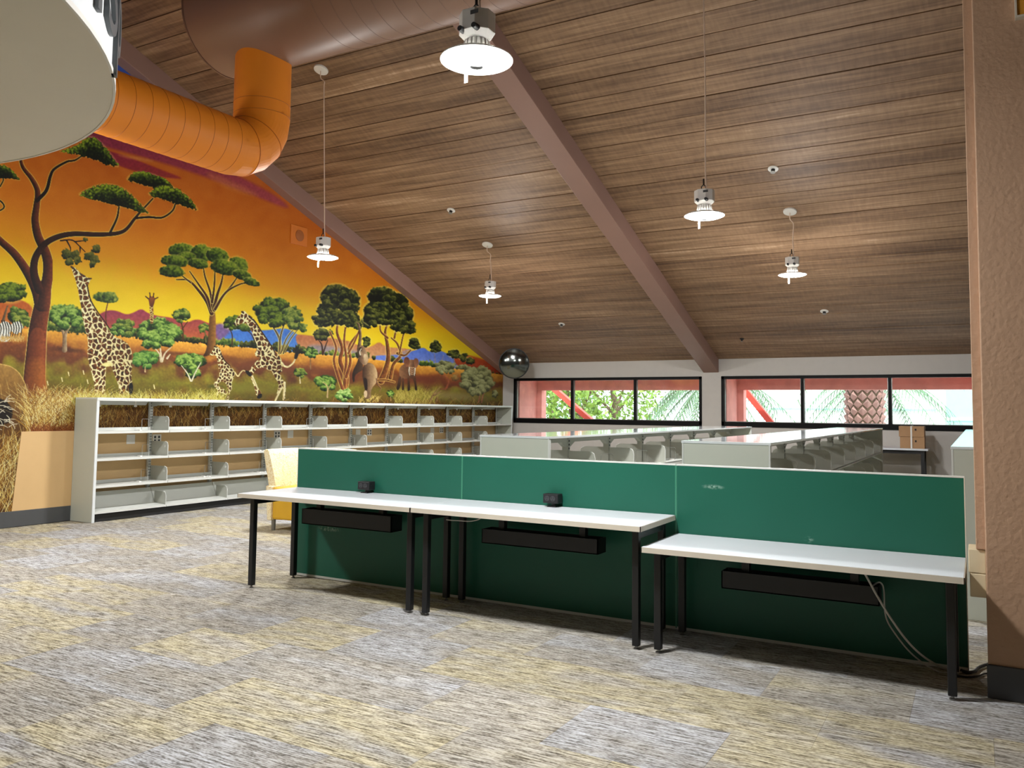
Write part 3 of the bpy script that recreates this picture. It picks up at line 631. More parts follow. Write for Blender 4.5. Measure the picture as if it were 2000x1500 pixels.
for cx, cy, a, b in ((130, 496, 11, 11), (146, 500, 11, 12), (136, 512, 10, 8), (150, 510, 8, 8), (174, 500, 12, 9), (184, 508, 11, 10), (188, 486, 9, 9), (180, 516, 8, 7), (166, 468, 5, 5)): clump(cx, cy, a, b, ((30, 34, 12), (78, 84, 30), (126, 122, 56)), rng.uniform(-.5, .5), .3)
# zebras and rhino at the left edge
for cx, cy in ((10, 640), (32, 640), (8, 656)): clump(cx, cy, 13, 13, ((206, 200, 190), (226, 222, 214), (240, 238, 232)), 0, .1)
for k in range(9): stroke([(-2+k*5, 628+rng.uniform(-3, 3)), (2+k*5, 642), (-1+k*5+rng.uniform(-3, 3), 660)], 2.2, 1.5, (24, 22, 22))
blades(160, (-30, 46), (660, 668), 8, .1, [(216, 180, 120), (190, 150, 90)], .7)
poly([(-60, 700), (0, 710), (22, 716), (40, 732), (52, 762), (51, 798), (40, 822), (18, 830), (-60, 830)], (168, 132, 78), (98, 70, 36), soft=2); stroke([(-20, 706), (0, 711), (22, 717), (40, 733), (51, 762), (50, 796), (40, 820)], 2, 2, (196, 160, 100))
for P in ([(12, 742), (18, 770), (14, 800)], [(28, 746), (34, 772), (28, 800)], [(0, 750), (4, 780)]): stroke(P, 1.6, 1.2, (170, 136, 84))
poly([(40, 768), (50, 764), (48, 792), (36, 812), (24, 816), (34, 796)], (150, 114, 66), (110, 80, 44))
poly([(-60, 780), (0, 776), (20, 790), (26, 812), (10, 832), (-60, 840)], (34, 26, 20), soft=3)
for k in range(34):
    x, y = rng.uniform(-40, 22), rng.uniform(782, 838); a = rng.normal(0, .6); stroke([(x, y), (x+9*math.cos(a), y+6*math.sin(a)), (x+19*math.cos(a+.3), y+14*math.sin(a+.3))], 1.5, 1, (216, 204, 184))
# giraffes
CRM, PAT = (240, 222, 170), (88, 54, 24)
coat([(140, 520), (147, 523), (158, 534), (166, 541), (178, 543), (174, 552), (171, 560), (174, 574), (177, 588), (184, 603), (196, 620), (208, 638), (220, 656), (240, 664), (252, 674), (258, 690), (258, 714), (256, 734), (259, 752), (256, 790), (229, 790), (233, 760), (227, 742), (220, 726), (218, 714), (207, 714), (206, 726), (206, 750), (201, 790), (186, 790), (184, 752), (178, 726), (172, 706), (170, 686), (172, 668), (167, 648), (162, 628), (159, 606), (155, 584), (151, 562), (146, 544), (141, 532)], 9.0, CRM, PAT, 3, .13)
poly([(196, 712), (210, 706), (220, 712), (214, 716), (202, 716)], (240, 222, 150), soft=2)
stroke([(170, 558), (176, 584), (188, 606), (204, 628), (216, 646)], 2.6, 2, (52, 34, 20))
for P in ([(139, 521), (145, 526), (150, 532)], [(158, 536), (166, 540)], [(168, 545), (178, 544)]): stroke(P, 4, 2.5, (58, 40, 26), (120, 90, 60))
poly([(252, 748), (258, 747), (260, 758), (257, 772), (253, 774), (251, 760)], (22, 18, 18), sm=1)
g2 = S([(500, 495), (512, 432), (556, 372), (596, 345), (604, 306), (640, 308), (668, 348), (724, 376), (776, 440), (852, 560), (922, 660), (990, 780), (1050, 850), (1092, 900), (1112, 960), (1122, 1040), (1092, 1130), (1112, 1180), (1168, 1220), (1162, 1300), (1148, 1460), (1118, 1460), (1124, 1300), (1108, 1290), (1040, 1460), (1012, 1460), (1070, 1280), (1058, 1210), (1000, 1130), (984, 1070), (930, 1062), (880, 1024), (800, 1040), (756, 1080), (738, 1140), (772, 1220), (804, 1290), (842, 1330), (852, 1380), (800, 1412), (774, 1360), (758, 1270), (718, 1180), (688, 1080), (720, 1028), (780, 956), (832, 908), (780, 892), (762, 850), (790, 800), (800, 760), (758, 660), (728, 580), (690, 500), (640, 462), (580, 476), (520, 502)], 380, 560, .1533)
coat(g2, 8.0, CRM, PAT, 5, .13)
stroke(S([(690, 380), (770, 450), (850, 570), (940, 700), (1020, 830)], 380, 560, .1533), 3, 2, (60, 38, 22))
for P in ([(735, 1150), (775, 1240), (800, 1300)], [(1140, 1220), (1140, 1300), (1130, 1440)], [(1100, 1300), (1060, 1380), (1025, 1450)]): stroke(S(P, 380, 560, .1533), 4, 3, (206, 180, 126), (246, 234, 196))
poly(S([(790, 1390), (850, 1350), (862, 1400), (820, 1430), (795, 1420)], 380, 560, .1533), (30, 28, 26)); stroke(S([(505, 470), (520, 500)], 380, 560, .1533), 4, 3, (60, 40, 28)); stroke(S([(600, 320), (620, 340)], 380, 560, .1533), 3, 2, (50, 32, 22))
stroke(S([(1110, 970), (1140, 1010), (1190, 1020), (1250, 975), (1280, 920)], 380, 560, .1533), 4, 2.5, (220, 196, 140), (246, 232, 190))
poly(S([(1262, 920), (1275, 850), (1300, 800), (1330, 830), (1315, 890), (1300, 925)], 380, 560, .1533), (26, 24, 22))
for P in ([(1290, 820), (1250, 780)], [(1295, 810), (1285, 740)], [(1310, 810), (1330, 740)], [(1315, 820), (1370, 790)], [(1300, 830), (1220, 790)]): stroke(S(P, 380, 560, .1533), 2.4, 1.2, (34, 32, 26))
g3 = S([(184, 872), (230, 808), (258, 758), (292, 758), (322, 788), (344, 850), (374, 930), (440, 1000), (500, 1060), (518, 1110), (490, 1172), (470, 1232), (482, 1292), (442, 1352), (432, 1450), (404, 1450), (424, 1350), (420, 1292), (400, 1232), (340, 1200), (290, 1240), (300, 1262), (380, 1310), (446, 1368), (420, 1392), (330, 1342), (270, 1400), (232, 1424), (248, 1380), (306, 1330), (250, 1272), (242, 1232), (290, 1180), (320, 1120), (300, 1020), (286, 930), (268, 872), (222, 876)], 380, 560, .1533)
coat(g3, 5.8, CRM, PAT, 9, .15)
stroke(S([(330, 850), (380, 940), (450, 1010)], 380, 560, .1533), 2.4, 1.5, (60, 38, 22)); stroke(S([(510, 1090), (550, 1140), (580, 1100), (610, 1070), (640, 1072)], 380, 560, .1533), 2.4, 2, (226, 204, 150)); poly(S([(640, 1060), (700, 1080), (735, 1130), (700, 1150), (650, 1100)], 380, 560, .1533), (28, 26, 24)); stroke(S([(255, 765), (270, 770)], 380, 560, .1533), 3, 2, (50, 32, 22))
coat([(292, 632), (292, 600), (290, 590), (300, 590), (299, 606), (300, 632)], 5, (226, 196, 130), (110, 66, 30), 4)
poly([(289, 584), (292, 579), (300, 579), (303, 584), (300, 596), (296, 602), (292, 596)], (150, 92, 48), (96, 58, 34), sm=1)
for P in ([(293, 580), (292, 572)], [(299, 580), (300, 573)], [(290, 584), (284, 579)], [(302, 584), (308, 581)]): stroke(P, 2.4, 2.2, (70, 40, 24))
# tall grass along the foot
GCOL = [(236, 214, 150), (206, 170, 98), (176, 134, 66), (128, 88, 36), (240, 226, 178), (96, 62, 26)]
DK = [(112, 72, 28), (84, 52, 20), (140, 98, 44), (176, 136, 74), (206, 172, 110)]
blades(2600, (52, 190), (796, 850), 46, .12, GCOL, .62); blades(1400, (-190, 60), (872, 1010), 50, .2, GCOL, .6); blades(900, (140, 440), (780, 796), 22, .15, [(220, 206, 120), (196, 176, 84), (160, 150, 60), (236, 224, 160)], .5)
blades(2600, (140, 984), (800, 850), 26, .1, DK, .6); blades(500, (60, 180), (842, 852), 18, .1, [(110, 60, 26), (150, 96, 50)], .6)
for x, y in ((92, 745), (133, 727), (162, 724), (170, 742), (120, 738), (300, 752)): stroke([(x, y), (x+1.5, y+7)], 2.2, 1.6, (240, 216, 160))
# ------------------------------------------------------------------ lay the painted sheet on the wall
CV = np.clip(CV, 0, 1)
CV = np.clip(.5*CV+.5*(CV*CV*(3-2*CV)), 0, 1)                     # painter's deeper contrast
lv = np.array([.70, .74, .70])*np.where(CV <= .04045, CV/12.92, ((CV+.055)/1.055)**2.4)
ztop = ZC+SL*(YW-WYY)-.20                                    # tucked behind the beam
ok = (WZZ < ztop) & (WYY < YW-.03) & (((WZZ > .955) & (WYY > 5.0)) | ((WZZ > .12) & (WYY <= 5.1)))
idx = -np.ones(ok.shape, int)
# keep every pixel of the sheet in view, every third one beyond the left edge of the view
qk = ok[:-1, :-1] & ok[1:, :-1] & ok[:-1, 1:] & ok[1:, 1:]
use = np.zeros(ok.shape, bool); use[:-1, :-1] |= qk; use[1:, :-1] |= qk; use[:-1, 1:] |= qk; use[1:, 1:] |= qk
idx[use] = np.arange(use.sum())
VV = np.stack([np.full(use.sum(), .004), WYY[use]-5.0, WZZ[use]], -1)
qq = np.stack([idx[:-1, :-1][qk], idx[1:, :-1][qk], idx[1:, 1:][qk], idx[:-1, 1:][qk]], -1)
me = bpy.data.meshes.new('mural')
me.vertices.add(len(VV)); me.vertices.foreach_set('co', VV.astype(np.float32).ravel())
me.loops.add(qq.size); me.loops.foreach_set('vertex_index', qq.astype(np.int32).ravel())
me.polygons.add(len(qq)); me.polygons.foreach_set('loop_start', np.arange(0, qq.size, 4, dtype=np.int32))
me.update(calc_edges=True)
ca = me.color_attributes.new('paint', 'FLOAT_COLOR', 'POINT')
ca.data.foreach_set('color', np.concatenate([lv[use], np.ones((use.sum(), 1))], 1).astype(np.float32).ravel())
m = bpy.data.materials.new('mural paint'); m.use_nodes = True; g = N(m)
at_ = g.new('ShaderNodeVertexColor', layer_name='paint'); g.link(at_.outputs['Color'], g.b.inputs['Base Color']); setin(g.b, 'Roughness', .6); setin(g.b, 'Specular IOR Level', .25)
me.materials.append(m)
mo = bpy.data.objects.new('mural', me); col.objects.link(mo); mo.location = (XM, 5.0, 0)
tag(mo, 'painted savanna mural of giraffes, acacias and elephants under an orange sky', 'mural')
M['seam_green'] = mat('pale green joint strip', (70, 140, 112), .4, vary=.02)
# ------------------------------------------------------------------ desks with green divider screens
PX0, PWD, PY, PH = -4.585, 1.506, 4.736, .965
YF = PY-.581
dl = ['green divider screen standing at the yellow armchair end of the desk run', 'green divider screen at the middle of the desk run, joined on both sides', 'green divider screen behind the lower desk, next to the tan partition']
for i in range(3):
    a, b = PX0+i*PWD, PX0+(i+1)*PWD
    t = thing('divider_screen', dl[i], 'divider', ((a+b)/2, PY+.016, 0), 'green divider screens')
    MB().box(a+.004, b-.004, PY+.002, PY+.030, .022, PH-.008).build('panel', M['green'], t)
    MB().box(a+.002, b-.002, PY, PY+.032, PH-.008, PH).build('top_edge', M['shelf'], t)
    MB().box(a+.001, a+.005, PY, PY+.032, .012, PH-.008).build('side_edge', M['seam_green'] if i else M['edge'], t)
    MB().box(b-.005, b-.001, PY, PY+.032, .012, PH-.008).build('side_edge', M['seam_green'] if i < 2 else M['edge'], t)
    MB().box(a+.002, b-.002, PY, PY+.032, .006, .022).build('bottom_edge', M['shelf'], t)
    for q in (a+.1, b-.1): MB().lathe([(.016, 0), (.016, .004), (.006, .006), (.006, .014)], (q, PY+.016, 0), 10).build('levelling_foot', M['steel'], t, True)
def desk(a, b, zt, label, tz0, tz1, tx0, tx1):
    t = thing('desk', label, 'desk', ((a+b)/2, (YF+PY)/2, 0), 'white topped desks along the green screens')
    g_ = .0015
    tp = MB().box(a+g_+.003, b-g_-.003, YF+.003, PY-.004, zt-.030, zt).build('tabletop', M['white_lam'], t, bevel=.002)
    MB().box(a+g_, b-g_, YF, YF+.004, zt-.030, zt-.002).box(a+g_, a+g_+.004, YF, PY-.004, zt-.030, zt-.002).box(b-g_-.004, b-g_, YF, PY-.004, zt-.030, zt-.002).build('edge_band', M['edge'], tp)
    x0, x1, y0, y1 = a+.062, b-.062, YF+.10, PY-.075
    for x in (x0, x1):
        for y in (y0, y1):
            lg = MB().box(x-.019, x+.019, y-.019, y+.019, .018, zt-.028).build('leg', M['black_metal'], t, bevel=.004)
            MB().lathe([(.015, 0), (.015, .005), (.007, .008), (.007, .02)], (x, y, 0), 12).build('glide_foot', M['steel'], lg, True)
        MB().box(x-.015, x+.015, y0, y1, zt-.080, zt-.029).build('side_rail', M['black_metal'], t)
    MB().box(x0, x1, y1-.015, y1+.015, zt-.080, zt-.029).build('back_rail', M['black_metal'], t)
    tr = MB().box(tx0, tx1, y1-.16, y1-.154, tz0, tz1).box(tx0, tx1, y1-.16, y1-.04, tz0, tz0+.006).box(tx0, tx1, y1-.046, y1-.04, tz0, tz1).box(tx0, tx0+.006, y1-.16, y1-.04, tz0, tz1).box(tx1-.006, tx1, y1-.16, y1-.04, tz0, tz1)
    tr.build('cable_tray', M['black_plastic'], t)
    for x in (tx0+.12, tx1-.12): MB().box(x-.02, x+.02, y1-.12, y1-.08, tz1-.01, zt-.028).box(x-.05, x+.05, y1-.155, y1-.045, zt-.04, zt-.028).build('tray_bracket', M['black_metal'], t)
    return t
ZT, ZL = .667, .562
desk(PX0, PX0+PWD, ZT, 'white desk with black legs at the armchair end, one power cube on top', .437, .545, -4.30, -3.49)
desk(PX0+PWD, PX0+2*PWD, ZT, 'white desk with black legs between the end desk and the lower desk', .432, .520, -2.77, -1.97)
desk(PX0+2*PWD, PX0+3*PWD, ZL, 'lower white desk with trailing cables next to the tan partition', .322, .415, -1.24, -.45)
def power_cube(px, py, label):
    p = at(px, py, 2, ZT); x, y = p[0], 4.690
    t = thing('power_cube', label, 'power outlet', (x, y, ZT), 'black power cubes clamped on the desks')
    MB().box(x-.028, x+.034, y-.028, y+.03, ZT-.001, ZT+.007).build('clamp_base', M['black_metal'], t, bevel=.002)
    MB().lathe([(.015, ZT+.006), (.015, ZT+.026)], (x+.006, y+.004, 0), 14).build('neck', M['black_metal'], t, True)
    bd = MB().box(x-.055, x+.05, y-.03, y+.038, ZT+.024, ZT+.082).build('body', M['black_plastic'], t, bevel=.004)
    for k in (-.026, .014):
        MB().lathe([(.017, y-.0315), (.017, y-.029)], (x+k, 0, ZT+.054), 16, 'y').build('socket', M['socket'], bd)
        MB().box(x+k-.008, x+k-.0055, y-.033, y-.031, ZT+.054, ZT+.064).box(x+k+.0055, x+k+.008, y-.033, y-.031, ZT+.054, ZT+.064).lathe([(.003, y-.033), (.003, y-.031)], (x+k, 0, ZT+.045), 8, 'y').build('socket_slots', M['kick'], bd)
M['socket'] = mat('charcoal socket', (60, 62, 64), .5, vary=.05)
power_cube(720, 962, 'black power cube on the desk at the armchair end')
power_cube(1088, 988, 'black power cube on the desk beside the lower desk')
# cables
def cable(name, pts, r, m_, label, cat='cable', group=None):
    Q = []
    P = [Vector(p) for p in pts]; E_ = [2*P[0]-P[1]]+P+[2*P[-1]-P[-2]]
    for i in range(1, len(E_)-2):
        a, b, c, d = E_[i-1:i+3]
        for k in range(7):
            s_ = k/7; Q.append(.5*(2*b+(c-a)*s_+(2*a-5*b+4*c-d)*s_**2+(3*b-a-3*c+d)*s_**3))
    Q.append(P[-1]); o = P[0]
    return tag(MB().tube(Q, r, 8).build(name, m_, None, True, loc=tuple(o)), label, cat, group)
def onfloor(px, py, z=.006): return at(px, py, 2, z)
def infront(px, py, z=.006, ymax=4.722):                       # a point on the carpet, kept on the near side of the screen
    p = at(px, py, 2, z); return (p[0], min(p[1], ymax), z)
c1 = [at(x, y, 1, v) for x, y, v in ((1680, 1108, 4.56), (1690, 1122, 4.492), (1700, 1140, 4.488), (1712, 1162, 4.488), (1738, 1205, 4.50), (1772, 1252, 4.53), (1806, 1284, 4.56))]
c1 += [infront(1846, 1302), infront(1876, 1308)]                # over the tray's front lip, then down
cable('power_cable', c1, .0055, M['cable'], 'thicker pale cable hanging from the lower desk tray to the floor', group='cables under the lower desk')
c2 = [(-.52, 4.575, .375), (-.47, 4.572, .420), (-.447, 4.572, .422), (-.436, 4.575, .385)] + [at(x, y, 1, v) for x, y, v in ((1730, 1204, 4.585), (1750, 1240, 4.60), (1784, 1280, 4.61))]
c2 += [infront(1830, 1306, .005, 4.66), infront(1866, 1314, .005), infront(1878, 1313, .005)]   # over the tray's end
cable('power_cable', c2, .004, M['cable'], 'thinner pale cable looping from the lower desk tray to the floor', group='cables under the lower desk')
cable('extension_cord', [(-.104, 4.716, .010), (-.075, 4.700, .010), (-.045, 4.730, .011), (-.030, 4.800, .011), onfloor(1924, 1299, .011), (.05, 4.95, .010)], .008, M['black_plastic'], 'black extension cord on the carpet running behind the tan partition')
cable('extension_cord', [onfloor(1868, 1320, .007), onfloor(1890, 1322, .007), (-.03, 4.672, .007), (.004, 4.735, .007), (.06, 4.765, .007)], .005, M['black_plastic'], 'thin black cord lying flat beside the tan partition base')
cable('loop_cable', [at(872, 1015, 1, 4.50), at(880, 1016, 1, 4.48), at(898, 1017, 1, 4.48), at(918, 1018, 1, 4.50), at(936, 1014, 1, 4.52), at(948, 1004, 1, 4.56)], .0035, M['cable'], 'short pale cable sagging under the joint of the two taller desks')
# cream outlet box and raceway on the partition edge
t = thing('outlet_box', 'cream two part outlet box on the edge of the tan partition', 'outlet box', (-.02, 4.5, .43))
MB().box(-.056, .016, 4.43, 4.60, .540, .650).build('upper_box', M['cream_plastic'], t, bevel=.004)
MB().box(-.052, .016, 4.43, 4.60, .430, .538).build('lower_box', M['cream_plastic'], t, bevel=.004)
MB().lathe([(.006, .648), (.006, .656)], (-.012, 4.47, 0), 10).build('knockout_screw', M['steel'], t)
t = MB().box(-.024, .016, 4.42, 4.45, .652, ceil_z(4.43)-.05).build('cable_raceway', M['tan_wall'], None, bevel=.003, loc=(-.004, 4.435, .652))
tag(t, 'slim tan cable raceway rising above the cream outlet box', 'raceway')
p = at(1986, 36, 1, WY)
t = thing('wall_board', 'orange board mounted high on the tan partition', 'wall board', (p[0]+.4, WY, p[2]))
MB().box(p[0], p[0]+.8, WY-.03, WY+.001, p[2], p[2]+.6).build('board', M['board_orange'], t, bevel=.003)
MB().box(p[0]-.008, p[0]+.808, WY-.036, WY+.001, p[2]-.010, p[2]).box(p[0]-.008, p[0], WY-.036, WY+.001, p[2], p[2]+.6).build('trim_strip', M['edge'], t)

# ------------------------------------------------------------------ bookcase along the mural wall
XS, Y0, NB, HS = -8.424, 5.635, 10, 1.361
Y1 = 14.828; BW = (Y1-Y0-.05)/NB; XP = XM+.042
t = thing('wall_bookcase', 'long low empty steel bookcase standing along the mural wall', 'bookcase', ((XM+XS)/2, (Y0+Y1)/2, 0))
for k, (a, b) in enumerate(((Y0, Y0+.025), (Y1-.025, Y1))):
    ep = MB().box(XM+.012, XS-.012, a, b, 0, HS-.004).build('end_panel', M['island_side'], t, bevel=.002)
    MB().box(XS-.014, XS, a-.002, b+.004, 0, HS-.004).build('front_edge', M['shelf_top'], ep, bevel=.002)
MB().box(XM+.012, XS+.004, Y0-.001, Y1+.001, HS-.018, HS).build('top_board', M['shelf_top'], t, bevel=.002)
MB().box(XS-.006, XS+.004, Y0, Y1, HS-.034, HS-.018).build('top_lip', M['shelf'], t)
MB().box(XM+.06, XS-.05, Y0+.025, Y1-.025, 0, .078).build('kick_plate', M['kick'], t)
LV = (.992, .692, .398)
yb = [Y0+.025+BW*i for i in range(NB+1)]
def bracket(x0, x1, y, z, h, flip=1, r=.045, th=.004):
    """shelf end plate: full height at the back, rounded at the front upper corner"""
    P = [(x0, y, z), (x1, y, z)]
    for k in range(7):
        a = math.pi/2*k/6; P.append((x1-flip*r+flip*r*math.cos(a), y, z+h-r+r*math.sin(a)))
    P += [(x0, y, z+h)]
    return P
sh_me = {}
for i in range(NB+1):
    y = yb[i]
    if 0 < i < NB or i == NB:
        pp = MB().box(XP-.018, XP+.018, y-.019, y+.019, 0, HS-.018).build('upright_post', M['shelf'], t)
        MB().box(XP+.018, XP+.0195, y-.012, y-.004, .1, HS-.03).box(XP+.018, XP+.0195, y+.004, y+.012, .1, HS-.03).build('slot_strip', M['slotted'], pp)
    if 0 < i <= NB:
        MB().prism([(XP+.018, y-.003, HS-.018), (XS-.03, y-.003, HS-.018), (XS-.03, y-.003, HS-.034), (XP+.10, y-.003, HS-.085), (XP+.018, y-.003, HS-.095)], (0, .006, 0)).build('canopy_gusset', M['bracket'], t)
for i in range(NB):
    a, b = yb[i]+.003, yb[i+1]-.003
    for z in LV:
        if ('s',) not in sh_me:
            o = MB().box(XP+.02, XS-.006, a, b, z-.012, z-.006).box(XS-.012, XS-.002, a, b, z-.028, z-.001).box(XP+.02, XP+.028, a, b, z-.012, z+.03).build('shelf', M['shelf'], t); sh_me[('s',)] = (o, a, z)
        else:
            o0, a0, z0 = sh_me[('s',)]; o = o0.copy(); col.objects.link(o); o.location = (0, a-a0, z-z0)
        if i < NB-0:
            y = yb[i+1]
            if ('b',) not in sh_me:
                o = MB().prism(bracket(XP+.02, XS-.035, y+.012, z-.012, .175), (0, .004, 0)).build('shelf_bracket', M['bracket'], t)
                MB().tube([(XS-.037, y+.014, z-.02), (XS-.037, y+.014, z+.115), (XS-.05, y+.014, z+.15), (XS-.085, y+.014, z+.163)], .0045, 6).build('rolled_edge', M['shelf'], o)
                MB().lathe([(.013, y+.009), (.013, y+.018)], (XS-.085, 0, z+.105), 12, 'y').build('embossed_dimple', M['shelf'], o)
                sh_me[('b',)] = (o, y, z)
            else:
                o0, y00, z0 = sh_me[('b',)]; o = o0.copy(); col.objects.link(o); o.location = (0, y-y00, z-z0)
                for ch in o0.children:
                    c = ch.copy(); col.objects.link(c); c.parent = o
    # sloping base shelf with its tall back
    if ('base',) not in sh_me:
        o = MB().prism([(XS-.01, a, .090), (XS-.01, a, .112), (XP+.14, a, .128), (XP+.05, a, .300), (XP+.045, a, .300), (XP+.13, a, .118)], (0, b-a, 0)).build('base_shelf', M['shelf'], t)
        sh_me[('base',)] = (o, a); 
        y = yb[i+1]; o = MB().prism(bracket(XP+.13, XS-.02, y-.002, .10, .165), (0, .004, 0)).build('shelf_bracket', M['bracket'], t)
        MB().tube([(XS-.022, y, .085), (XS-.022, y, .22), (XS-.034, y, .252), (XS-.065, y, .265)], .0045, 6).build('rolled_edge', M['shelf'], o)
        sh_me[('bb',)] = (o, y)
    else:
        o0, a0 = sh_me[('base',)]; o = o0.copy(); col.objects.link(o); o.location = (0, a-a0, 0)
        o0, y00 = sh_me[('bb',)]; o = o0.copy(); col.objects.link(o); o.location = (0, yb[i+1]-y00, 0)
        for ch in o0.children:
            c = ch.copy(); col.objects.link(c); c.parent = o
    MB().prism([(XM+.016, a+.01, HS-.018), (XM+.016, b-.01, HS-.018), (XM+.016, b-.05, HS-.078), (XM+.016, a+.05, HS-.078)], (.006, 0, 0)).build('canopy_flange', M['shelf'], t)
    # label clips hanging under the top board
    for fr in ((.22, .72) if i == 0 else (.25,)):
        y = a+BW*fr; MB().box(XM+.10, XM+.104, y-.012, y+.012, HS-.085, HS-.017).box(XM+.098, XM+.104, y-.018, y+.018, HS-.10, HS-.08).build('label_clip', M['white_plastic'], t)
# wire book supports standing on the shelves
def wire_support(x, y, z, label, group, proto=[None]):
    if proto[0] is None:
        o = thing('wire_book_support', label, 'book support', (x, y, z), group)
        MB().tube([(x-.11, y, z+.003), (x-.11, y, z+.125), (x-.10, y, z+.135), (x+.0, y, z+.135), (x+.01, y, z+.125), (x+.01, y, z+.003)], .0028, 6).build('upright_loop', M['wire'], o)
        MB().tube([(x+.01, y, z+.003), (x+.01, y-.10, z+.003), (x-.11, y-.10, z+.003), (x-.11, y, z+.003)], .0028, 6).build('foot_loop', M['wire'], o)
        MB().box(x-.02, x+.03, y-.125, y-.10, z-.001, z+.012).build('slider', M['white_plastic'], o)
        proto[0] = o; return o
    return dup(proto[0], (x, y, z), label, group)
for r, z in enumerate(LV):
    for i in range(NB):
        wire_support(XS-.13, yb[i]+BW*(.78 if r == 0 else .80), z-.006, ['wire book support on the top row of the mural wall bookcase', 'wire book support on the middle row of the mural wall bookcase', 'wire book support on the row above the base of the mural wall bookcase'][r], f'wire book supports on shelf row {"abc"[r]} of the wall bookcase')
# outlet plates on the wainscot
for k, (px, py) in enumerate(((255, 858), (306, 857), (541, 849), (567, 848), (699, 845), (721, 844), (844, 841), (862, 840))):
    p = at(px, py, 0, XM+.009); y, z = p[1], p[2]; duplex = k in (1, 2, 5, 7)
    o = thing('outlet_plate', ['blank white wall plate seen through the wall bookcase', 'white duplex outlet plate seen through the wall bookcase'][duplex], 'wall plate', (XM+.009, y, z-.06), 'wall plates with sockets' if duplex else 'blank wall plates')
    pl = MB().box(XM+.0085, XM+.016, y-(.055 if not duplex else .06), y+(.055 if not duplex else .06), z-.055, z+.055).build('cover_plate', M['white_plastic'], o, bevel=.002)
    if duplex:
        for q in (-.028, .028):
            for v in (-.022, .022): MB().box(XM+.0155, XM+.0172, y+q-.013, y+q+.013, z+v-.015, z+v+.015).build('socket', M['socket'], pl)

# ------------------------------------------------------------------ double-sided island bookcases
def island(xa, xb, ya, nb, label):
    hi = 1.0734; xc = (xa+xb)/2; bw = .914; yend = ya+nb*bw+.05
    t = thing('island_bookcase', label, 'bookcase', (xc, (ya+yend)/2, 0), 'double sided island bookcases')
    for k, (a, b) in enumerate(((ya, ya+.025), (yend-.025, yend))):
        ep = MB().box(xa+.012, xb-.012, a, b, 0, hi-.018).build('end_panel', M['island_side'], t, bevel=.002)
        for x in (xa, xb-.012): MB().box(x, x+.012, a-.002, b+.002, 0, hi-.018).build('front_edge', M['shelf'], ep, bevel=.002)
    MB().box(xa-.004, xb+.004, ya-.004, yend+.004, hi-.018, hi).build('top_board', M['shelf_top'], t, bevel=.002)
    MB().box(xa+.05, xb-.05, ya+.025, yend-.025, 0, .08).build('kick_plate', M['kick'], t)
    post = brk = shf = bas = fas = None
    for i in range(nb+1):
        y = ya+.025+bw*i
        if 0 < i < nb:
            if post is None:
                post = (MB().box(xc-.028, xc+.028, y-.022, y+.022, 0, hi-.018).build('upright_post', M['bracket'], t), y)
                MB().box(xc-.031, xc-.028, y-.010, y+.010, .1, hi-.03).box(xc+.028, xc+.031, y-.010, y+.010, .1, hi-.03).build('slot_strip', M['slotted'], post[0])
            else:
                o = post[0].copy(); col.objects.link(o); o.location = (0, y-post[1], 0)
                for ch in post[0].children: c = ch.copy(); col.objects.link(c); c.parent = o
        if i == nb: break
        # arched stiffener under the top, on the centre line
        if fas is None:
            P = [(y, hi-.018), (y+bw, hi-.018), (y+bw, hi-.115), (y+bw-.05, hi-.115), (y+bw-.13, hi-.075), (y+.13, hi-.075), (y+.05, hi-.115), (y, hi-.115)]
            fas = (MB().prism([(xc-.022, a, b) for a, b in P], (.044, 0, 0)).build('arched_stiffener', M['bracket'], t), y)
        else:
            o = fas[0].copy(); col.objects.link(o); o.location = (0, y-fas[1], 0)
        for sgn in (-1, 1):
            xe = xb-.006 if sgn > 0 else xa+.006; xi = xc+sgn*.03
            for z in (.745, .430):
                lo, hi_ = min(xi, xe), max(xi, xe)
                MB().box(lo, hi_, y+.003, y+bw-.003, z-.012, z-.006).box(xe-(.01 if sgn > 0 else 0), xe+(.01 if sgn < 0 else 0), y+.003, y+bw-.003, z-.026, z).build('shelf', M['shelf'], t)
                for yy in ((y+bw-.014,) if sgn > 0 else (y+.014, y+bw-.014)):
                    o = MB().prism(bracket(xi, xe-sgn*.02, yy, z-.012, .19, sgn, .05), (0, .004, 0)).build('shelf_bracket', M['bracket'], t)
                    MB().tube([(xe-sgn*.021, yy+.002, z-.02), (xe-sgn*.021, yy+.002, z+.12), (xe-sgn*.034, yy+.002, z+.160), (xe-sgn*.07, yy+.002, z+.178)], .004, 6).build('rolled_edge', M['shelf'], o)
                    if sgn > 0: MB().lathe([(.014, yy-.003), (.014, yy+.008)], (xe-.09, 0, z+.11), 12, 'y').build('embossed_dimple', M['bracket'], o)
            lo, hi_ = min(xi, xe), max(xi, xe)
            MB().box(lo, hi_, y+.003, y+bw-.003, .09, .108).build('base_shelf', M['shelf'], t)
    return t
ISL = [(-3.503, -2.880, 5.647, 7), (-1.832, -1.221, 5.649, 8), (-.156, .46, 5.943, 8)]
il = ['grey double sided island bookcase, shortest of the island rows, beside the wall bookcase aisle', 'grey double sided island bookcase in the middle of the three island rows', 'grey double sided island bookcase partly behind the tan partition']
for (a, b, y, n), l in zip(ISL, il): island(a, b, y, n, l)
k = 0
for (xa, xb, ya, n), (l, gname) in zip(ISL[:2], (('wire book support on the island bookcase beside the wall bookcase aisle', 'wire book supports on the first island'), ('wire book support on the middle island bookcase', 'wire book supports on the middle island'))):
    for i in range(n):
        wire_support(xb-.13, ya+.025+.914*i+.60, .739, l, gname)
        wire_support(xa+.20, ya+.025+.914*i+.70, .739, l, gname)

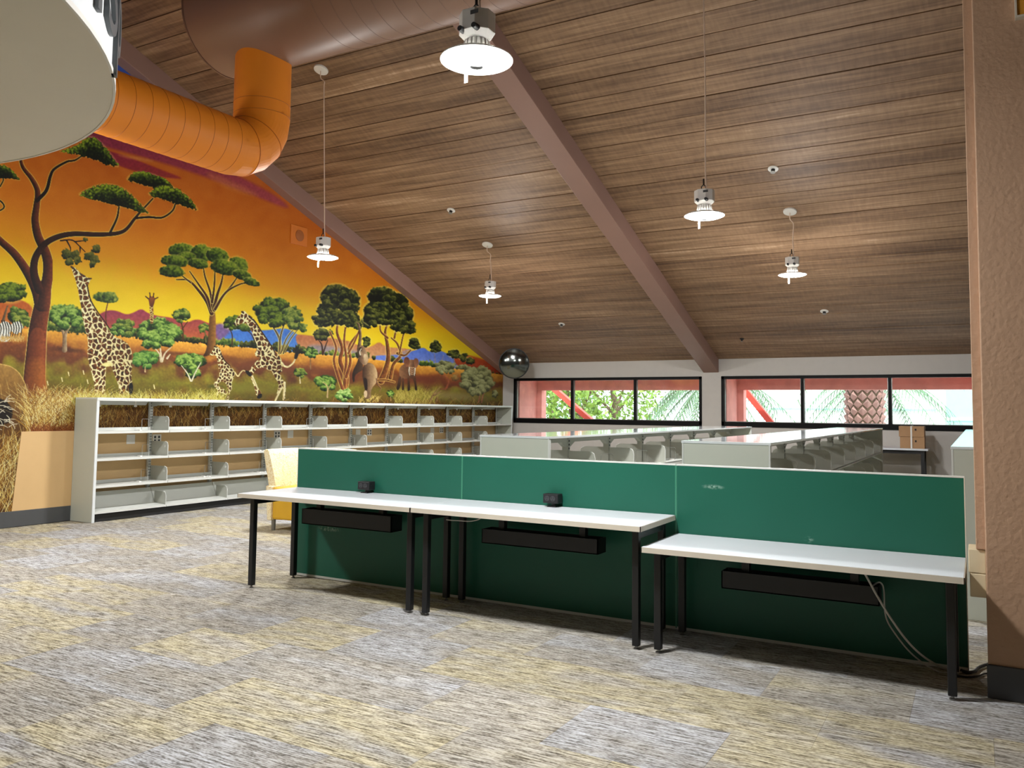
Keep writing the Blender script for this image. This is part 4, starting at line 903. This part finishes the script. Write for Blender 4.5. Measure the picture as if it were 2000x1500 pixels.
# ------------------------------------------------------------------ armchair behind the screen
def loft(rings):
    """closed rings of equal length, joined and capped"""
    m_ = MB(); n = len(rings[0]); vs = [p for r in rings for p in r]
    fs = [(i*n+k, i*n+(k+1) % n, (i+1)*n+(k+1) % n, (i+1)*n+k) for i in range(len(rings)-1) for k in range(n)]
    fs += [tuple(range(n-1, -1, -1)), tuple(range((len(rings)-1)*n, len(rings)*n))]
    return m_.add(vs, fs)
t = thing('armchair', 'yellow armchair with cream patterned back behind the green screen', 'armchair', (-6.20, 6.60, 0), rotz=.10)
rings = []
for z, wdt, dpt, th in ((.11, .29, .24, .09), (.30, .335, .28, .10), (.55, .40, .33, .10), (.76, .455, .37, .085), (.815, .465, .385, .07), (.83, .45, .375, .04)):
    outer, inner = [], []
    for k in range(21):
        a = math.radians(-36+252*k/20); ca, sa = math.cos(a), math.sin(a)
        for lst, e in ((outer, 0), (inner, th)):
            lst.append(((wdt-e)*math.copysign(abs(ca)**.5, ca), (dpt-e)*abs(sa)**.8 if sa > 0 else .42*sa, z))
    rings.append(outer+inner[::-1])
loft(rings).build('backrest', M['upholstery'], t, True, local=True)
MB().box(-.235, .235, -.31, .10, .12, .36).build('seat_base', M['mustard'], t, bevel=.02, local=True)
MB().box(-.235, .235, -.325, .12, .362, .45).build('seat_cushion', M['mustard'], t, bevel=.03, local=True)
for sx_ in (-1, 1):
    MB().prism([(sx_*.236, -.33, .11), (sx_*.30, -.31, .11), (sx_*.345, -.29, .46), (sx_*.245, -.31, .46)], (0, .14, .0)).build('side_panel', M['upholstery'], t, bevel=.012, local=True)
    for yy in (-.25, .17): MB().lathe([(.020, 0), (.024, .115)], (sx_*.26, yy, 0), 14).build('leg', M['steel'], t, True, local=True)

# ------------------------------------------------------------------ pendant lamps
def lamp(loc, label, canopy=None, group='pendant lamps on long cords', wob=.06, sfx=''):
    x, y, z = loc; t = thing('pendant_lamp', label, 'lamp', (x, y, z), group)
    cxn, cyn = (canopy or (x, y)); cz = ceil_z(cyn)
    n_ = Vector((0, SL if cyn >= RIDGE else -SL, 1)).normalized()
    c0 = Vector((cxn, cyn, cz)); cm = MB().tube([c0+n_*.004, c0-n_*.012, c0-n_*.02], [.085, .082, .05], 24)
    cm.build('ceiling_canopy', M['white_plastic'], t, True)
    top = Vector((x+.02, y, z+.235)); P = [c0-n_*.015, c0-Vector((0, 0, .10)), c0+Vector((wob, 0, -.16)), c0+Vector((wob*.9, 0, -.26))]
    mid = c0.lerp(top, .5); P += [Vector((c0.x*.5+top.x*.5+wob*.35, c0.y*.5+top.y*.5, mid.z)), top+Vector((-.01, 0, .18)), top]
    Q = []; E_ = [2*P[0]-P[1]]+P+[2*P[-1]-P[-2]]
    for i in range(1, len(E_)-2):
        a, b, c, d = E_[i-1:i+3]
        for k in range(6):
            s_ = k/6; Q.append(.5*(2*b+(c-a)*s_+(2*a-5*b+4*c-d)*s_**2+(3*b-a-3*c+d)*s_**3))
    Q.append(P[-1]); MB().tube(Q, .006, 6).build('cord', M['cord'], t, True)
    MB().tube([(x-.025, y, z+.222), (x-.025, y, z+.262), (x-.008, y, z+.278), (x+.012, y, z+.262), (x+.012, y, z+.222)], .005, 6).tube([(x-.006, y, z+.27), (x-.006, y, z+.33)], .007, 6).build('hook', M['black_metal'], t, True)
    oc = [(.085*math.cos(math.radians(22.5+45*k))*1.05, .085*math.sin(math.radians(22.5+45*k))) for k in range(8)]
    hb = MB().prism([(x+a, y+b, z+.125) for a, b in oc], (0, 0, .098)); 
    lower = loft([[(x+a*.72, y+b*.72, z+.100) for a, b in oc], [(x+a, y+b, z+.126) for a, b in oc]])
    bx_ = hb.build('driver_box', M['lamp_body'], t, bevel=.003); lower.build('box_chamfer', M['lamp_body'], bx_)
    for k in (-.038, .038): MB().lathe([(.013, y-.094), (.016, y-.060)], (x+k, 0, z+.128), 12, 'y').build('knob', M['black_plastic'], bx_, True)
    MB().box(x+.012, x+.055, y-.0805, y-.079, z+.188, z+.208).build('rating_sticker', M['socket'], bx_)
    hs = MB()
    for k in range(18):
        a = 2*math.pi*k/18; c_, s_ = math.cos(a), math.sin(a); hs.prism([(x+.03*c_-.004*s_, y+.03*s_+.004*c_, z+.028), (x+.072*c_-.004*s_, y+.072*s_+.004*c_, z+.028), (x+.062*c_-.004*s_, y+.062*s_+.004*c_, z+.088), (x+.03*c_-.004*s_, y+.03*s_+.004*c_, z+.104)], (.008*s_, -.008*c_, 0))
    hs.lathe([(.05, z+.026), (.046, z+.102)], (x, y, 0), 20).build('heat_sink', M['lamp_body'], t)
    MB().lathe([(.078, z+.030), (.150, z+.018), (.174, z+.004), (.174, z-.002), (.168, z-.002), (.166, z+.003), (.148, z+.012), (.078, z+.024)], (x, y, 0), 40, cap=False).build('rim', M['lamp_body'], t, True)
    ln = MB().lathe([(.163, z+.008), (.163, z-.004), (.145, z-.012), (.08, z-.017), (.032, z-.018)], (x, y, 0), 40).build('lens', M['lens'], t, True)
    MB().lathe([(.034, z-.016), (.032, z-.034), (.020, z-.036)], (x, y, 0), 20).build('centre_cap', M['black_plastic'], t, True)
    MB().box(x-.046, x-.030, y-.034, y-.031, z-.115, z-.015).build('pull_tab', M['white_plastic'], t)
    L = bpy.data.lights.new('lamp_light'+sfx, 'POINT'); L.energy = LAMP_POWER; L.color = (1.0, .99, .98); L.shadow_soft_size = .17
    A = bpy.data.lights.new('lamp_downlight'+sfx, 'AREA'); A.shape = 'DISK'; A.size = .30; A.energy = LAMP_DOWN; A.color = (1.0, .99, .98)
    ao = bpy.data.objects.new('lamp_downlight'+sfx, A); col.objects.link(ao); ao.parent = t; ao.location = (0, 0, -.0195)
    lo = bpy.data.objects.new('lamp_light'+sfx, L); col.objects.link(lo); lo.parent = t; lo.location = (0, 0, -.01)
    return t
M['cord'] = mat('pale pinkish cord', (222, 200, 182), .5, vary=.03)
lamp((-2.06, 3.24, 2.94), 'pendant lamp hanging in front of the big brown duct', wob=.0)
lamp((-6.47, 6.99, 2.98), 'pendant lamp hanging before the mural beside the orange duct', (-6.571, 6.984))
lamp((-6.52, 10.74, 3.02), 'pendant lamp on a short cord beside the sloping beam at the mural', (-6.593, 10.759))
lamp((-2.03, 10.74, 3.03), 'pendant lamp on a short cord above the island bookcases', (-2.046, 10.711), wob=.04)
lamp((-2.06, 6.99, 2.99), 'pendant lamp on a long cord above the green divider screens', wob=.0)
# the sixth lamp of the same grid (columns x -6.58 and -2.06, rows y 3.24, 6.99, 10.74) hangs just past the left edge of the frame
lamp((-6.58, 3.24, 2.98), 'pendant lamp between the drum and the mural wall, next along the mural side row', wob=.0, sfx='_offscreen')
# sprinkler heads
for k, (px, py, l) in enumerate(((881, 411, 'sprinkler head on the planks between the two mural side lamps'), (1510, 330, 'sprinkler head on the planks above the island side lamps'), (1097, 633, 'sprinkler head low on the planks beyond the short corded mural side lamp'), (1610, 608, 'sprinkler head low on the planks beyond the lamp over the islands'), (1449, 662, 'small dark sprinkler head beside the foot of the middle beam'))):
    d = FW+RT*(px-CX)/CF-UP*(py-CY)/CF; tq = (ZC+SL*YW-CAM[2])/(d[2]+SL*d[1]) ; P = Vector(CAM+d*tq); n_ = Vector((0, -SL, -1)).normalized(); s_ = 1.0 if k < 4 else .6
    o = thing('sprinkler_head', l, 'sprinkler', tuple(P), 'ceiling sprinkler heads')
    MB().tube([P-n_*.006, P+n_*.006, P+n_*.01], [.062*s_, .060*s_, .045*s_], 20).build('escutcheon', M['white_plastic'] if k < 4 else M['black_plastic'], o, True)
    MB().tube([P, P+n_*.045], [.026*s_, .02*s_], 12).build('body', M['black_metal'], o, True); MB().tube([P+n_*.045, P+n_*.049], .030*s_, 14).build('deflector', M['steel'], o)

# ------------------------------------------------------------------ ducts
DX, DY, DZ, DR = -6.216, 5.306, 4.921, .5
t = thing('air_duct', 'large brown round air duct under the sloping plank ceiling', 'duct', (-1.0, DY, DZ))
MB().lathe([(DR, DX), (DR, 5.2)], (0, DY, DZ), 64, 'x').build('tube', M['duct_brown'], t, True)
MB().lathe([(DR+.006, DX-.004), (DR+.006, DX+.012)], (0, DY, DZ), 64, 'x').build('end_rim', M['seam_brown'], t, True)
seam = MB().lathe([(DR-.001, -.004), (DR+.002, -.001), (DR+.002, .001), (DR-.001, .004)], (0, DY, DZ), 64, 'x', cap=False).build('seam', M['seam_brown'], t, True)
seam.location.x = -4.75+1.0-1.0
so0 = seam; so0.location.x = -4.75
for k in range(1, 40):
    o = so0.copy(); col.objects.link(o); o.location.x = -4.75+.19*k
for x in (-5.6, -3.2, -.8, 1.6):
    MB().tube([(x, DY, DZ+DR-.01), (x, DY, ceil_z(DY)+.02)], .008, 6).build('hanger_rod', M['steel'], t)
OX, OZ, OR = -5.70, 3.56, .25
t = thing('branch_duct', 'orange round branch duct elbowing down from the brown duct', 'duct', (OX, DY, OZ))
path = [(OX, DY, 4.55), (OX, DY, OZ+.42)]; RB = .36
MB().tube([(OX, DY, 4.50), (OX, DY, OZ+RB)], OR, 48).build('drop_tube', M['duct_orange'], t, True)
arc = [(OX, DY-RB+RB*math.cos(a), OZ+RB-RB*math.sin(a)) for a in [math.pi/2*k/5 for k in range(6)]]
MB().tube([(OX, DY, OZ+RB+.03)]+arc+[(OX, DY-RB-.03, OZ)], OR, 48).build('elbow', M['duct_orange'], t)
for k in (2, 4):
    a = math.pi/2*k/5; c_ = np.array(arc[k]); tg = np.array([0, -math.sin(a), -math.cos(a)])*.003
    MB().tube([c_-tg, c_+tg], OR+.004, 48).build('gore_seam', M['seam_orange'], t)
MB().tube([(OX, DY-RB, OZ), (OX, 2.95, OZ)], OR, 48).build('level_tube', M['duct_orange'], t, True)
ring = MB().lathe([(OR-.001, -.004), (OR+.002, -.001), (OR+.002, .001), (OR-.001, .004)], (OX, 0, OZ), 48, 'y', cap=False).build('seam', M['seam_orange'], t, True)
ring.location = (0, DY-RB-.08, 0); yy = 0
for k in range(1, 14):
    o = ring.copy(); col.objects.link(o); o.location = (0, DY-RB-.08-.145*k, 0)
for z in (OZ+RB+.01, OZ+RB+.12): MB().lathe([(OR-.001, z-.004), (OR+.002, z-.001), (OR+.002, z+.001), (OR-.001, z+.004)], (OX, DY, 0), 48, 'z', cap=False).build('collar_seam', M['seam_orange'], t, True)
MB().tube([(OX, 3.3, OZ+OR-.01), (OX, 3.3, ceil_z(3.3)+.02)], .007, 6).build('hanger_rod', M['steel'], t)

# ------------------------------------------------------------------ suspended drum with raised letters
DC, DRR, DZ0 = (-4.399, .348), 2.174, 2.60
t = thing('drum_canopy', 'large white suspended drum with steel letters round its side', 'canopy', (DC[0], DC[1], DZ0))
MB().lathe([(DRR-.008, DZ0+.003), (DRR-.008, DZ0+.06)], (DC[0], DC[1], 0), 128).build('soffit', M['drum_soffit'], t)
MB().lathe([(DRR-.010, DZ0), (DRR, DZ0), (DRR, DZ0+.022), (DRR-.010, DZ0+.022), (DRR-.010, DZ0)], (DC[0], DC[1], 0), 128, cap=False).build('rim', M['white_plastic'], t)
MB().lathe([(DRR-.006, DZ0+.02), (DRR-.006, DZ0+1.05), (DRR-.04, DZ0+1.05), (DRR-.04, DZ0+.02)], (DC[0], DC[1], 0), 128, cap=False).build('side_band', M['drum_side'], t, True)
for k in range(4):
    a = math.radians(45+90*k); x, y = DC[0]+1.6*math.cos(a), DC[1]+1.6*math.sin(a)
    MB().tube([(x, y, DZ0+.05), (x, y, ceil_z(y)+.02)], .01, 8).build('hanger_rod', M['steel'], t)
def letter(ch, deg, z, size, depth=.02):
    cu = bpy.data.curves.new('letter_curve', 'FONT'); cu.body = ch; cu.size = size; cu.extrude = depth/2; cu.align_x = 'CENTER'; cu.resolution_u = 4
    tmp = bpy.data.objects.new('tmp', cu); col.objects.link(tmp); dg = bpy.context.evaluated_depsgraph_get(); dg.update()
    me_ = bpy.data.meshes.new_from_object(tmp.evaluated_get(dg)); bpy.data.objects.remove(tmp)
    me_.materials.clear(); me_.materials.append(M['letter'])
    a = math.radians(deg); o = bpy.data.objects.new('letter', me_); col.objects.link(o); o.parent = t
    nrm = Vector((math.cos(a), math.sin(a), 0)); tan_ = Vector((-math.sin(a), math.cos(a), 0))   # read from outside
    R_ = DRR-.006+depth/2-.004
    o.matrix_local = Matrix(((tan_.x, 0, nrm.x, nrm.x*R_), (tan_.y, 0, nrm.y, nrm.y*R_), (0, 1, 0, z-DZ0), (0, 0, 0, 1)))
for ch, deg, z in (('i', 41.2, 2.705), ('S', 46.6, 2.712), ('p', 52.5, 2.715)): letter(ch, deg, z, .50)

# ------------------------------------------------------------------ corner mirror, speaker plate, back table and carton
p = at(1004, 710, 1, 14.25); c0 = Vector(p); n_ = (Vector((-1.5, 2.0, 1.35))-c0).normalized(); R_ = .293
t = thing('convex_mirror', 'round convex safety mirror with black rim at the end of the mural beam', 'mirror', tuple(c0))
ux = n_.cross(Vector((0, 0, 1))).normalized(); uy = ux.cross(n_)
def disc(prof, n=40):
    rr = [[c0+ux*(r*math.cos(2*math.pi*k/n))+uy*(r*math.sin(2*math.pi*k/n))+n_*h for k in range(n)] for r, h in prof]
    return loft(rr)
disc([(R_*q, .04*(1-q*q)) for q in (1, .9, .8, .7, .6, .5, .4, .3, .2, .1, .02)]).build('mirror_dome', M['mirror'], t, True)
disc([(R_+.012, -.012), (R_+.012, .008), (R_-.006, .012), (R_-.006, -.012)]).build('rim', M['black_plastic'], t, True)
disc([(R_, -.012), (R_-.02, -.02), (.05, -.03)]).build('backing', M['black_plastic'], t, True)
e_ = c0-n_*.03; MB().tube([e_, e_+Vector((-.12, .12, .10)), (c0.x-.25, c0.y+.25, ceil_z(c0.y+.25)+.01)], .014, 8).build('mounting_arm', M['black_metal'], t, True)
a, b = at(567, 440, 0, XM), at(598, 480, 0, XM)
y0, y1, z0, z1 = a[1], b[1], b[2]-.02, a[2]+.02; t = thing('wall_speaker', 'orange painted square speaker plate set flush in the mural sky', 'speaker', (XM, (y0+y1)/2, z0))
MB().box(XM, XM+.018, y0, y1, z0, z1).build('plate', M['speaker'], t, bevel=.004)
MB().lathe([(.085, XM+.017), (.085, XM+.024), (.075, XM+.026)], (0, (y0+y1)/2+.01, (z0+z1)/2), 28, 'x').build('grille', M['speaker_cone'], t, True)
TX0, TX1, TYA, TYB, TZ = -2.2, -.70, 14.36, 15.0, .74
t = thing('work_table', 'white topped table with black legs standing under the windows', 'table', ((TX0+TX1)/2, (TYA+TYB)/2, 0))
MB().box(TX0, TX1, TYA, TYB, TZ-.03, TZ).build('tabletop', M['white_lam'], t, bevel=.003)
for x in (TX0+.08, TX1-.08):
    for y in (TYA+.08, TYB-.08): MB().box(x-.025, x+.025, y-.025, y+.025, 0, TZ-.028).build('leg', M['black_metal'], t)
MB().box(TX0+.06, TX1-.06, TYA+.06, TYA+.09, TZ-.085, TZ-.028).box(TX0+.06, TX1-.06, TYB-.09, TYB-.06, TZ-.085, TZ-.028).build('apron', M['black_metal'], t)
a = at(1757, 875, 1, 14.45); b = at(1806, 833, 1, 14.45); zm = TZ+(b[2]-TZ)*.52
t = thing('cardboard_box', 'brown cardboard carton with a strap on the table under the windows', 'box', ((a[0]+b[0])/2, 14.6, TZ))
MB().box(a[0]+.008, b[0]-.006, 14.45, 14.78, TZ-.001, zm).build('carton', M['card'], t, bevel=.003)
MB().box(a[0]-.006, b[0]-.008, 14.44, 14.79, zm+.002, b[2]).build('upper_carton', M['card'], t, bevel=.003)
xc_ = (a[0]+b[0])/2-.01; MB().box(xc_-.012, xc_+.012, 14.434, 14.438, TZ, b[2]+.004).box(xc_-.012, xc_+.012, 14.434, 14.79, b[2]+.001, b[2]+.004).build('strap', M['white_plastic'], t)
MB().box(xc_+.05, xc_+.075, 14.435, 14.44, zm+.10, zm+.13).box(xc_+.05, xc_+.075, 14.445, 14.45, TZ+.10, TZ+.13).build('print_mark', M['kick'], t)
# ------------------------------------------------------------------ outside the windows
M['pink'] = mat('pink stucco', (242, 170, 160), .8, vary=.10, scale=5, bump=.4, bscale=30)
M['red_rail'] = mat('red painted rail', (214, 84, 70), .6, vary=.06)
M['pave'] = mat('pale paving', (206, 202, 194), .8, vary=.05)
M['leaf'] = mat('bright leaf', (112, 142, 52), .6, vary=.35, scale=3)
M['leaf2'] = mat('deep leaf', (70, 112, 60), .6, vary=.35, scale=3)
M['frond'] = mat('palm frond', (96, 126, 92), .6, vary=.25, scale=3)
M['bark'] = mat('palm bark', (150, 116, 108), .85, vary=.15, scale=12)
M['bark_dark'] = mat('dark trunk', (92, 74, 56), .85, vary=.15)
M['far_white'] = mat('white facade', (232, 236, 236), .7, vary=.03)
M['far_teal'] = mat('teal facade panel', (150, 196, 196), .5, vary=.04)
structure(MB().box(-30, 20, YW+.3, 60, -.3, -.02).build('ground', M['pave']))
OYC = 16.05
for i, (a, b) in enumerate((W1, W2)):
    t = thing('window_hood', ['pink stucco hood around the window nearer the mural, outside the glass', 'pink stucco hood around the window nearer the tan partition, outside the glass'][i], 'window hood', ((a+b)/2, 15.6, 0), 'stucco window hoods')
    MB().box(a-.25, a+.05, YW+T+.001, OYC, 0, 2.3).build('cheek', M['pink'], t)
    MB().box(b-.02, b+.12, YW+T+.001, OYC, 0, 2.3).build('cheek', M['pink'], t)
    MB().box(a-.25, b+.12, YW+T+.001, OYC, 2.0, 2.35).build('soffit', M['pink'], t)
    MB().box(a-.25, b+.12, OYC, OYC+.14, 1.715, 2.35).build('header', M['pink'], t)
    MB().box(a-.02, a+.17, OYC+.002, OYC+.22, 0, 1.713).build('post', M['pink'], t)
for px0, py0, px1, py1, yv, l in ((1083, 762, 1152, 822, 16.75, 'red sloping rail outside the window nearer the mural'), (1452, 760, 1508, 830, 16.75, 'red sloping rail outside the window nearer the tan partition')):
    a, b = Vector(at(px0, py0, 1, yv)), Vector(at(px1, py1, 1, yv)); d = (b-a); a = a-d*1.2; b = a+d*(1+1.2+(a.z+d.z*2.2)/(-d.z)*1.0)
    b = a+d*((a.z+.02)/-d.z)
    n_ = Vector((-d.z, 0, d.x)).normalized()*.055
    o = MB().prism([a+n_, b+n_, b-n_, a-n_], (0, .14, 0)).build('sloping_rail', M['red_rail'], None, loc=tuple(b)); tag(o, l, 'rail', 'red sloping rails')
def broad_tree(x, y, h, r, n, mt, label, seed, zc_=None):
    q = np.random.default_rng(seed); t = thing('tree', label, 'tree', (x, y, 0), 'trees outside the windows')
    MB().tube([(x, y, -.05), (x+.1, y, h*.4), (x-.05, y+.1, h*.7)], [.16, .11, .05], 10).build('trunk', M['bark_dark'], t, True)
    for k in range(4):
        a = q.uniform(0, 6.28); MB().tube([(x+.05, y, h*.35), (x+.4*r*math.cos(a), y+.4*r*math.sin(a), h*.6), (x+.7*r*math.cos(a), y+.7*r*math.sin(a), h*.8)], [.06, .04, .02], 6).build('branch', M['bark_dark'], t, True)
    c = MB(); 
    U = q.normal(0, 1, (n, 3)); U /= np.linalg.norm(U, axis=1)[:, None]; rad = q.uniform(.25, 1, n)**.5
    P = U*rad[:, None]*np.array([r, r, h*.42])+np.array([x, y, zc_ or h*.62])
    for p in P:
        a = q.normal(0, 1, 3); a /= np.linalg.norm(a); b = np.cross(a, q.normal(0, 1, 3)); b /= np.linalg.norm(b); s_ = q.uniform(.07, .13); w_ = s_*.42
        c.add([p-a*s_, p+b*w_, p+a*s_, p-b*w_], [(0, 1, 2, 3)])
    o = c.build('leaves', mt, t); o['kind'] = 'stuff'
broad_tree(-10.6, 25.4, 3.3, 1.8, 1700, M['leaf'], 'leafy yellow green tree outside the window nearer the mural', 3, 1.6)
broad_tree(-15.2, 30.0, 4.0, 1.9, 1600, M['leaf2'], 'deep green tree further off outside the window nearer the mural', 5, 1.7)
broad_tree(-9.0, 18.9, 2.4, .9, 700, M['leaf'], 'smaller bright bush tree outside the window nearer the mural', 8, 1.35)
def palm(x, y, h, tr, fl_, n, label, seed, droop=1.0):
    q = np.random.default_rng(seed); t = thing('palm_tree', label, 'palm', (x, y, 0), 'palms outside the windows')
    MB().tube([(x, y, -.05), (x, y, h)], [tr, tr*.95], 20).build('trunk', M['bark_dark'], t, True)
    sc = MB()                                               # old leaf bases in a diamond lattice
    nz_ = int(h/.16)
    for i in range(nz_):
        m_ = 12
        for k in range(m_):
            a = 2*math.pi*(k+.5*(i % 2))/m_; z = .04+i*.16; c_, s_ = math.cos(a), math.sin(a); tw = tr*2*math.pi/m_*.5
            A = np.array([x+c_*tr, y+s_*tr, z]); tn = np.array([-s_, c_, 0]); nn_ = np.array([c_, s_, 0])
            sc.add([A-tn*tw, A+np.array([0, 0, -.09]), A+tn*tw, A+np.array([0, 0, .12])+nn_*.01, A+nn_*.075+np.array([0, 0, .07])], [(0, 1, 4), (1, 2, 4), (2, 3, 4), (3, 0, 4)])
    o = sc.build('leaf_bases', M['bark'], t); o['kind'] = 'stuff'
    for k in range(n):
        a = 2*math.pi*k/n+q.uniform(-.2, .2); L = fl_*q.uniform(.8, 1.1); el = q.uniform(-.35, .55)
        pts = []
        for i in range(13):
            s_ = i/12; rr = L*s_*math.cos(el*(1-s_*.4)); zz = h+L*(s_*math.sin(el)-droop*s_*s_*.75); pts.append(np.array([x+rr*math.cos(a), y+rr*math.sin(a), zz]))
        f = MB().tube(pts, [.022*(1-.8*i/12) for i in range(13)], 5)
        for i in range(1, 13):
            for j in (0, .5):
                p = pts[i]*(1-j)+pts[i-1]*j; tg = pts[i]-pts[i-1]; tg /= np.linalg.norm(tg); sd = np.cross(tg, [0, 0, 1]); sd /= np.linalg.norm(sd)+1e-9
                ll = L*.30*(1-abs(i/12-.45))
                for sg in (-1, 1):
                    tip = p+sd*sg*ll*.75+tg*ll*.6+np.array([0, 0, -ll*.45]); wv = tg*.022
                    f.add([p-wv, p+wv, tip], [(0, 1, 2)])
        f.build('frond', M['frond'], t)
palm(-2.16, 19.3, 3.6, .36, 2.1, 11, 'thick palm trunk with scaly bark outside the window nearer the partition', 4)
pa = at(1392, 800, 1, 22.0); palm(pa[0], 22.0, 2.15, .2, 2.3, 19, 'palm with hanging green fronds behind the wall pier between the windows', 6, 1.15)
pa = at(1700, 800, 1, 26.5); palm(pa[0], 26.5, 2.3, .2, 2.4, 21, 'slimmer palm with drooping fronds hidden behind the thick trunk', 7, 1.2)
pa = at(1388, 800, 1, 18.2); palm(pa[0], 18.2, 2.0, .1, 1.5, 17, 'young palm with feathery fronds outside the window nearer the mural', 9, 1.2)
t = thing('white_building', 'white building with teal panels seen past the thick palm trunk', 'building', (1.5, 30, 0))
MB().box(-6.5, 10, 30, 38, 0, 6).build('facade', M['far_white'], t)
for k in range(4):
    pn = MB().box(-.9+2.6*k, 1.2+2.6*k, 29.93, 30.01, .3, 5).build('wall_panel', M['far_teal'], t); MB().box(-.9+2.6*k, 1.2+2.6*k, 29.90, 29.94, 1.1, 1.2).build('rail', M['far_white'], pn)
for k in range(5): MB().box(-6.5, -1.2, 29.94, 30.01, .5+.9*k, .56+.9*k).build('cladding_line', M['far_teal'], t)
